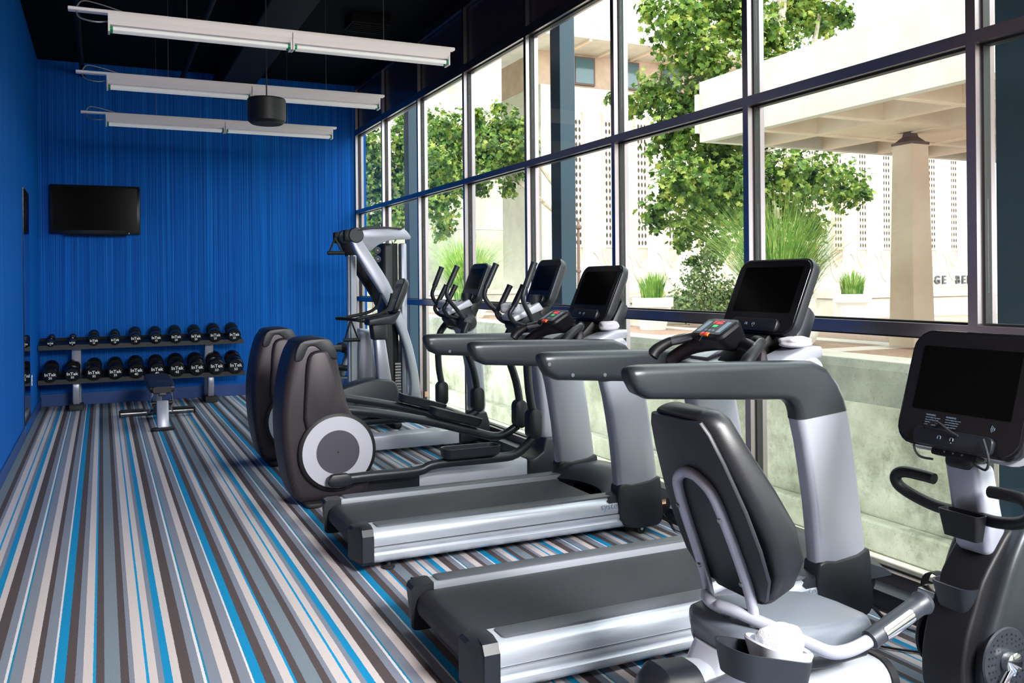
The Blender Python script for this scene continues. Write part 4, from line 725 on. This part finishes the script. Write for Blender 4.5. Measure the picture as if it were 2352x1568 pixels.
bm = nb(); loft(bm, [rring((1.385, -.02, .60), (0, 1, 0), (1, 0, 0), .13, .04, .01), rring((1.38, -.02, .69), (0, 1, 0), (1, 0, 0), .16, .055, .012), rring((1.382, -.02, .69), (0, 1, 0), (1, 0, 0), .152, .045, .01), rring((1.388, -.02, .61), (0, 1, 0), (1, 0, 0), .12, .03, .008)]); obj('phone_holder', bm, 'black', B_)
bm = nb(); tube(bm, [(1.78, .1, .06), (1.76, .3, .01), (1.6, .42, .008), (1.5, .6, .008), (1.55, .8, .008)], .005, 6); obj('power_cord', bm, 'rubber', B_)
towel((1.535, 1.74, .535), 'rolled white towel in the side tray of the recumbent bike', .115, .085, .10, -.1, 9)
# ================================================================== OUTSIDE
GZ, PZ, WX = -1.0, .68, 6.5
struct(obj('floor_outside', box(nb(), 3.43, WX, -8, 40, GZ-.1, GZ), 'path', smooth=0))
bm = nb(); box(bm, WX+.02, 90, -25, 29.9, PZ-1.7, PZ); struct(obj('floor_plaza', bm, 'pav', smooth=0))
bm = nb(); prism(bm, [(WX, GZ), (WX+.1, GZ), (WX+.1, PZ), (WX-.02, PZ+.0), (WX-.02, PZ-.0), (WX-.06, .34), (WX-.0, .31), (WX, .27)], -8, 40, 'y')
bm = nb(); box(bm, WX, WX+.02, -8, 40, GZ, .33); rw = tag(obj('retaining_wall', bm, 'wallc', smooth=0), 'low stained concrete retaining wall running outside the windows, its top level with the plaza', 'wall')
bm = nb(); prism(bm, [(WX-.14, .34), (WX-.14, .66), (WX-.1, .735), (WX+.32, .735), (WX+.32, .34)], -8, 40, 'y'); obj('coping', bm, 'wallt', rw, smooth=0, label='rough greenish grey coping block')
bm = nb(); box(bm, WX-.1, WX+.34, -8, 40, .7351, .742); obj('coping_top', bm, 'white_c', rw, smooth=0, label='thin pale sheet for the sunlit coping top')  # sun on the coping top painted as a thin white layer
bm = nb(); box(bm, WX-.16, WX-.001, -8, 40, GZ+.001, GZ+.28); obj('kerb', bev(bm, .02, 1), 'wallc', rw)
for k, y in enumerate((2.58, 6.87, 11.05)):
    bm = nb(); box(bm, 3.61, 3.76, y-.09, y+.09, GZ, 6.2); tag(obj('steel_column', bev(bm, .004, 1), 'colpaint'), ('dark blue grey steel column outside the glass at the right edge of the picture', 'dark blue grey steel column outside the glass behind the farther treadmill', 'dark blue grey steel column outside the glass beside the cable machine')[k], 'column', 'steel columns outside the windows')
# canopy
CX, CY0, CY1, CX1 = 6.79, -9.0, 9.05, 18.4
t = thing('canopy', 'large pale concrete waffle slab canopy over the plaza', 'canopy', (CX, CY1, 3.2))
w_, l_ = CX1-CX, CY1-CY0
bm = nb(); box(bm, 0, w_, -l_, 0, .42, .75); box(bm, 0, .12, -l_, 0, 0, .42); box(bm, .12, w_, -.12, 0, 0, .42); obj('slab', bm, 'white_c', t, smooth=0)
obj('fascia_step', box(nb(), -.03, w_, 0.0005, .06, .12, .6), 'white_c', t, smooth=0)
bm = nb()
for k in range(1, 18): y = -k*.98; box(bm, .1205, w_, y-.06, y+.06, .0, .4195)
for k in range(1, 12):
    x = k*.98
    for j in range(18): box(bm, x-.06, x+.06, -(j+1)*.98+.0605, -j*.98-(.1205 if j == 0 else .0605), .0, .4193)
obj('waffle_rib', bm, 'tan_c', t, smooth=0)
obj('drop_panel', box(nb(), .98+.061, 1.96+.98-.061, -1.96-.049, -.98-.061, .012, .06), 'tan_c', t, smooth=0)
t = thing('canopy_column', 'tapering square concrete column with dark steel cap holding up the canopy', 'column', (8.74, 7.57, PZ))
bm = nb(); loft(bm, [rring((0, 0, z), (1, 0, 0), (0, 1, 0), a, a, .006, 1) for z, a in ((0, .36), (2.38, .28))]); obj('shaft', bm, 'tan_c', t, smooth=0)
bm = nb(); loft(bm, [rring((0, 0, z), (1, 0, 0), (0, 1, 0), a, a, .004, 1) for z, a in ((2.3805, .3), (2.41, .3), (2.42, .24), (2.48, .13), (2.53, .11), (2.5305, .2), (2.532, .2))]); obj('steel_cap', bm, 'rust', t, smooth=0)
# buildings
FY, FX = 30.0, 15.15
b = thing('civic_building', 'bright concrete building with perforated vertical screens across the plaza', 'building', (FX, FY, 0))
bm = nb(); box(bm, 0, 45, 0, 16, PZ-.5, 8.95); obj('facade_wall', bm, 'white_c', b, smooth=0)
bm = nb(); box(bm, .01, 45, .3, 16, 8.9505, 10.3); obj('window_band_wall', bm, 'stone', b, smooth=0)
for k in range(22):
    x = 1.55+k*2.05
    f = obj('window', box(nb(), x, x+.95, .18, .2995, 9.1, 10.2), 'rust', b, smooth=0); obj('pane', box(nb(), x+.08, x+.87, .165, .1795, 9.17, 10.13), 'winglass', f, smooth=0)
bm = nb(); box(bm, -2.2, 45, -1.9, 16, 10.301, 12.1); uf = obj('roof_fascia', bm, 'white_c', b, smooth=0)
bm = nb(); box(bm, 1., 45, 0, 16, 12.101, 13.6); obj('parapet', bm, 'agg', b, smooth=0)
bm = nb()
for k in range(34):
    x = -1.6+k*1.35; tube(bm, [(x, -1.91, 11.6), (x+.02, -1.92, 11.1), (x+.3, -1.92, 10.72), (x+.58, -1.92, 11.1), (x+.6, -1.91, 11.6)], .02, 5, 5)
for k in range(7):
    y = -1.4+k*1.35; tube(bm, [(-2.21, y, 11.6), (-2.22, y+.02, 11.1), (-2.22, y+.3, 10.72), (-2.22, y+.58, 11.1), (-2.21, y+.6, 11.6)], .02, 5, 5)
obj('scallop_relief', bm, 'tan_c', uf)
for k in range(30): obj('soffit_rib', box(nb(), 1.1+k*1.5, 1.2+k*1.5, -1.85, .16, 10.22, 10.3), 'tan_c', b, smooth=0)
cs = [.5548+.0496*k for k in range(15)]
for k, c in enumerate(cs):
    x = c*30-FX; s = thing_ = None
    bm = nb(); box(bm, x-.26, x+.26, -.05, -.001, 2.75, 7.9); box(bm, x-.34, x-.26, -.12, -.001, 2.7, 8.0); box(bm, x+.26, x+.34, -.12, -.001, 2.7, 8.0); s = obj('screen_panel', bm, 'tan_c', b, smooth=0)
    vs, fs = [], []
    for i in range(17):
        z = 2.95+i*.29
        for j in (-1, 0, 1):
            n0 = len(vs); cx = x+j*.15
            ring = [(cx, z+.115), (cx+.042, z+.05), (cx+.048, z), (cx+.042, z-.05), (cx, z-.115), (cx-.042, z-.05), (cx-.048, z), (cx-.042, z+.05)]
            vs += [(a, -.052, q) for a, q in ring]; fs.append(list(range(n0, n0+8)))
    raw('screen_holes', vs, fs, 'hole', s)
    bm = nb(); tube(bm, [(x-.3, -.03, 2.75), (x-.26, -.08, 2.3), (x, -.12, 1.98), (x+.26, -.08, 2.3), (x+.3, -.03, 2.75)], .05, 8, 5); obj('scoop_rim', bm, 'tan_c', s)
    bm = nb(); prism(bm, [(x-.24, 2.74), (x+.24, 2.74), (x+.18, 2.35), (x, 2.12), (x-.18, 2.35)], -.02, -.005); obj('scoop_recess', bm, 'stone', s, smooth=0)
    bm = nb(); tube(bm, [(x-.75, -.02, 2.6), (x-.5, -.03, 2.3), (x-.35, -.03, 1.7), (x, -.03, 1.3), (x+.35, -.03, 1.7), (x+.5, -.03, 2.3), (x+.74, -.02, 2.6)], .025, 6, 5); obj('relief_curve', bm, 'white_c', s)
for k, (ch, px) in enumerate((('G', 21.14), ('E', 21.6), ('B', 22.55), ('E', 22.96), ('L', 23.34))): text('wall_letter', ch, .55, 'markd', b, (px, -.06, 1.32), (1, 0, 0), (0, 0, 1), ext=.03, bold=.012)
obj('base_ledge', box(nb(), .5, 45, -.5, -.001, PZ-.3, 1.0), 'stone', b, smooth=0)
t = tag(obj('annex_building', box(nb(), 3.8, 11.5, 25.5, 44, GZ-.5, 13.0), 'agg', smooth=0), 'plain grey green aggregate concrete block behind the left trees', 'building')
bm = nb()
for z in (3.1, 6.2, 9.3): box(bm, 3.8, 11.5, 25.485, 25.4995, z, z+.03)
for x in (6.6, 9.9): box(bm, x, x+.03, 25.485, 25.4995, 1.3, 13)
obj('panel_joint', bm, 'white_c', t, smooth=0)
def lowwall(x0, x1, y, z1, label):
    bm = nb(); box(bm, x0, x1, y, y+.5, PZ, z1-.13); o = tag(obj('bench_wall', bm, 'white_c', smooth=0), label, 'wall', 'white bench walls on the plaza')
    obj('wall_cap', box(nb(), x0-.03, x1+.03, y-.03, y+.53, z1-.115, z1), 'white_c', o, smooth=0)
    obj('cap_joint', box(nb(), x0+.02, x1-.02, y+.02, y+.48, z1-.1299, z1-.1151), 'stone', o, smooth=0)
lowwall(13.0, 30, 13.1, 1.2, 'long white bench wall behind the canopy column')
lowwall(7.2, 11.9, 13.4, 1.2, 'white bench wall behind the left potted grass')
lowwall(6.9, 13.5, 22.0, 1.25, 'pale planter wall at the foot of the aggregate block')
t = thing('lamp_post', 'thin brown metal lamp post beside the building facade', 'lamp post', (14.5, 26, PZ))
bm = nb(); cyl(bm, (0, 0, 0), (0, 0, 2.5), .06, .045, 12); obj('post', bm, 'rust', t)
bm = nb(); lathe(bm, [(.05, 2.5), (.12, 2.55), (.12, 2.62), (.05, 2.68), (.03, 2.85)], n=14); obj('lamp_head', bm, 'rust', t)
bm = nb(); lathe(bm, [(.045, 1.05), (.09, 1.08), (.09, 1.14), (.045, 1.17)], n=14); obj('collar', bm, 'rust', t)
# vegetation
def blades(n, R, h, seed, spread=1.1, wd=.012):
    rnd = random.Random(seed); vs, fs = [], []
    for i in range(n):
        a = rnd.random()*2*PI; r0 = R*rnd.random()**.6; q = V((r0*math.cos(a), r0*math.sin(a), 0)); out = V((math.cos(a+rnd.uniform(-.6, .6)), math.sin(a+rnd.uniform(-.6, .6)), 0))
        L = h*rnd.uniform(.55, 1.05); k = spread*rnd.uniform(.15, 1)*L; sd = V((-out.y, out.x, 0))*wd*rnd.uniform(.6, 1.2); n0 = len(vs); dr = rnd.uniform(.5, 1.3)
        for j in range(5):
            t_ = j/4; c = q+out*(k*t_**1.8)+V((0, 0, L*(t_-.33*dr*k/L*t_**3))); s_ = sd*(1-t_*.92); vs += [c-s_, c+s_]
        for j in range(4): fs.append((n0+2*j, n0+2*j+1, n0+2*j+3, n0+2*j+2))
    return vs, fs
def pot(loc, r, h, label, gh, n, seed, cat='planter', spread=1.0, style='urn', wd=.012):
    t = thing('planter', label, cat, loc); bm = nb()
    if style == 'urn': lathe(bm, [(r*.62, 0), (r*.86, h*.62), (r*.9, h*.7), (r, h*.72), (r, h*.98), (r*.97, h), (r*.85, h), (r*.83, h*.86), (.01, h*.86)], n=36)
    else: lathe(bm, [(r*.78, 0), (r*.92, h*.4), (r, h*.9), (r*.99, h), (r*.9, h), (r*.88, h*.85), (.01, h*.85)], n=40)
    obj('pot', bm, 'planter', t)
    bm = nb(); lathe(bm, [(r*.83, h*.861), (.01, h*.9)], n=24); obj('soil', bm, 'soil', t)
    vs, fs = blades(n, r*.55, gh, seed, spread, wd); o = raw('grass_tuft', vs, fs, 'grass', t); o.location = (0, 0, h*.88); t.name = 'potted_grass'; t['group'] = 'potted grasses'
pot((8.15, 12.15, PZ), .33, .52, 'white urn pot with a short green grass tuft, seen between the two treadmill screens', .55, 420, 1, 'potted plant', spread=.5)
pot((12.3, 11.95, PZ), .33, .52, 'white urn pot with a short green grass tuft just left of the canopy column', .55, 420, 2, 'potted plant', spread=.5)
pot((7.42, 8.35, PZ), .46, .24, 'wide low white bowl with big arching green grass behind the near treadmill console', 1.75, 1900, 3, 'potted plant', spread=.9, style='bowl', wd=.009)
pot((7.35, 18.3, PZ), .46, .3, 'white bowl with tall arching green grass seen behind the far elliptical trainer handles', 1.7, 1300, 4, 'potted plant', spread=.75, style='bowl', wd=.012)
def leaves(blobs, dens, size, seed):
    rnd = random.Random(seed); vs, fs = [], []
    shape = [(0, -.5), (.2, -.28), (.5, -.2), (.36, .05), (.46, .3), (.18, .26), (0, .55), (-.18, .26), (-.46, .3), (-.36, .05), (-.5, -.2), (-.2, -.28)]
    for (x, y, z, r) in blobs:
        for i in range(int(dens*r*r)):
            d = V((rnd.gauss(0, 1), rnd.gauss(0, 1), rnd.gauss(0, 1))).normalized(); lump = 1+.25*math.sin(d.x*5+x*3)*math.sin(d.y*4+d.z*5+z)
            p = V((x, y, z))+d*(r*lump*(rnd.random()**.45 if rnd.random() > .07 else rnd.uniform(1, 1.28)))
            nrm = (d+V((rnd.gauss(0, .7), rnd.gauss(0, .7), rnd.gauss(0, .7)+.4))).normalized(); a = nrm.orthogonal().normalized(); b_ = nrm.cross(a); th = rnd.random()*2*PI; a, b_ = a*math.cos(th)+b_*math.sin(th), b_*math.cos(th)-a*math.sin(th)
            s = size*rnd.uniform(.6, 1.25); n0 = len(vs); vs += [p+a*(u*s)+b_*(v*s)+nrm*(-abs(u)*s*.25) for u, v in shape]; fs.append(list(range(n0, n0+12)))
    return vs, fs
def tree(label, base, trunk, branches, blobs, dens, size, seed, m='leafA'):
    t = thing('plane_tree', label, 'tree', base, 0, 'plane trees on the plaza'); B = V(base)
    bm = nb(); tube(bm, trunk, [.16]+[.12-.01*i for i in range(len(trunk)-1)], 10, 4); obj('trunk', bm, 'bark', t)
    for br in branches: bm = nb(); tube(bm, br, [.07-.05*i/(len(br)-1) for i in range(len(br))], 8, 4); obj('branch', bm, 'bark', t)
    vs, fs = leaves([(a-B.x, b-B.y, c-B.z, r) for a, b, c, r in blobs], dens, size, seed); o = raw('foliage', vs, fs, m, t); return t
tree_blobs_A = [(8.62, 12.01, 5.64, 0.57), (8.87, 13.16, 4.78, 0.42), (8.37, 13.02, 4.52, 0.26), (9.29, 12.21, 5.11, 0.74), (9.02, 12.59, 4.34, 0.56), (10.1, 12.52, 6.02, 0.54), (9.01, 12.84, 3.86, 0.46), (10.12, 13.06, 3.95, 0.71), (8.55, 11.95, 3.06, 0.53), (8.05, 11.85, 2.55, 0.31), (9.67, 13.14, 2.4, 0.47), (9.67, 12.49, 3.01, 0.68), (10.47, 13.02, 3.65, 0.64), (10.51, 11.8, 3.27, 0.56), (11.97, 12.51, 3.33, 0.56), (13.17, 12.95, 3.26, 0.47), (12.85, 12.17, 3.05, 0.2), (12.06, 13.31, 2.83, 0.55), (12.6, 13.24, 2.5, 0.34), (10.07, 11.85, 2.3, 0.44), (9.7, 11.84, 2.8, 0.58), (11.62, 12.67, 6.31, 0.44), (12.87, 13.3, 6.55, 0.43), (12.54, 12.41, 6.43, 0.28), (10.75, 12.15, 5.61, 0.38), (11.87, 12.48, 6.69, 0.48), (10.29, 11.85, 5.04, 0.3), (10.37, 12.15, 5.88, 0.45), (9.34, 12.5, 6.53, 0.68), (10.36, 12.59, 6.92, 0.78), (8.14, 12.17, 5.91, 0.21), (9.52, 12.17, 4.53, 0.59), (10.16, 12.15, 4.35, 0.53), (9.83, 12.54, 2.11, 0.27), (12.55, 12.26, 6.23, 0.16), (7.25, 11.83, 4.32, 0.15), (8.14, 13.14, 4.38, 0.09), (9.34, 12.69, 1.8, 0.14)]
tree_blobs_B = [(7.47, 20.23, 5.15, 0.53), (7.91, 20.22, 4.64, 0.64), (6.82, 18.79, 4.0, 0.59), (6.94, 18.84, 3.32, 0.49), (7.48, 20.04, 2.81, 0.29), (8.69, 19.88, 5.06, 0.53), (9.23, 19.77, 5.19, 0.48), (8.28, 19.19, 4.42, 0.62), (9.18, 19.67, 4.31, 0.48), (9.0, 19.67, 3.72, 0.23), (8.19, 19.63, 5.5, 0.23), (9.08, 18.95, 4.64, 0.41), (7.87, 19.39, 5.04, 0.41), (7.11, 19.33, 2.51, 0.14), (7.71, 19.86, 3.96, 0.52), (8.51, 20.29, 3.82, 0.27), (9.03, 20.22, 5.79, 0.22)]
tree_blobs_C = [(6.28, 22.58, 4.99, 0.51), (6.89, 23.07, 4.39, 0.7), (6.21, 22.79, 3.99, 0.69), (7.54, 23.17, 5.26, 0.71), (7.54, 23.2, 4.19, 0.71), (6.88, 22.3, 3.17, 0.57), (6.16, 22.22, 3.03, 0.5), (8.04, 23.54, 4.98, 0.61), (7.71, 22.61, 3.55, 0.47), (6.48, 22.57, 2.38, 0.46), (8.37, 23.79, 4.29, 0.49), (6.5, 22.95, 5.63, 0.29), (7.66, 23.54, 6.04, 0.3)]
tree('large bushy green plane tree in the middle of the view, behind the canopy corner', (11.1, 12.6, PZ), [(0, 0, 0), (.05, 0, 1.5), (-.1, .1, 3), (.1, 0, 4.6), (.3, 0, 7)],
 [[(-.1, .1, 3), (-.5, 0, 4.4), (-.7, .1, 6)], [(0, 0, 2), (.8, .2, 3), (1.8, 0, 3.2)], [(0, 0, 1.8), (-1, .1, 2.6), (-2, 0, 2.9)], [(.1, 0, 4), (.9, 0, 5), (1.3, .1, 6.2)]], tree_blobs_A, 1900, .115, 11)
tree('plane tree with branches hanging before the aggregate block, seen above the elliptical trainers', (10.4, 19.6, PZ), [(0, 0, 0), (0, 0, 2), (-.1, 0, 4)],
 [[(-.1, 0, 2.5), (-1.4, 0, 3.4), (-2.6, 0, 4)], [(0, 0, 3), (-.6, .1, 3.8), (-1.2, 0, 4.4)]], tree_blobs_B, 2000, .12, 12)
tree('plane tree farthest to the left, filling the last windows beside the blue wall', (7.6, 22.8, PZ), [(0, 0, 0), (0, 0, 2), (-.1, 0, 4.5)],
 [[(-.1, 0, 2.5), (-.6, 0, 3.6), (-.9, 0, 4.6)]], tree_blobs_C, 1500, .14, 13)
vs, fs = leaves([(9.0, 12.4, 1.1, .34), (9.35, 12.5, 1.5, .36), (9.55, 12.4, 1.05, .4), (9.6, 12.5, 1.85, .25), (9.9, 12.4, 1.2, .36)], 6000, .055, 20)
tag(raw('flowering_shrub', vs, fs, 'leafB'), 'grey green flowering shrub on the plaza behind the left pot', 'shrub')
vs, fs = leaves([(8.9, 21.8, 1.35, .28)], 900, .08, 21)
tag(raw('small_shrub', vs, fs, 'leafA'), 'tiny green shrub on the pale planter wall between the two elliptical consoles', 'shrub')
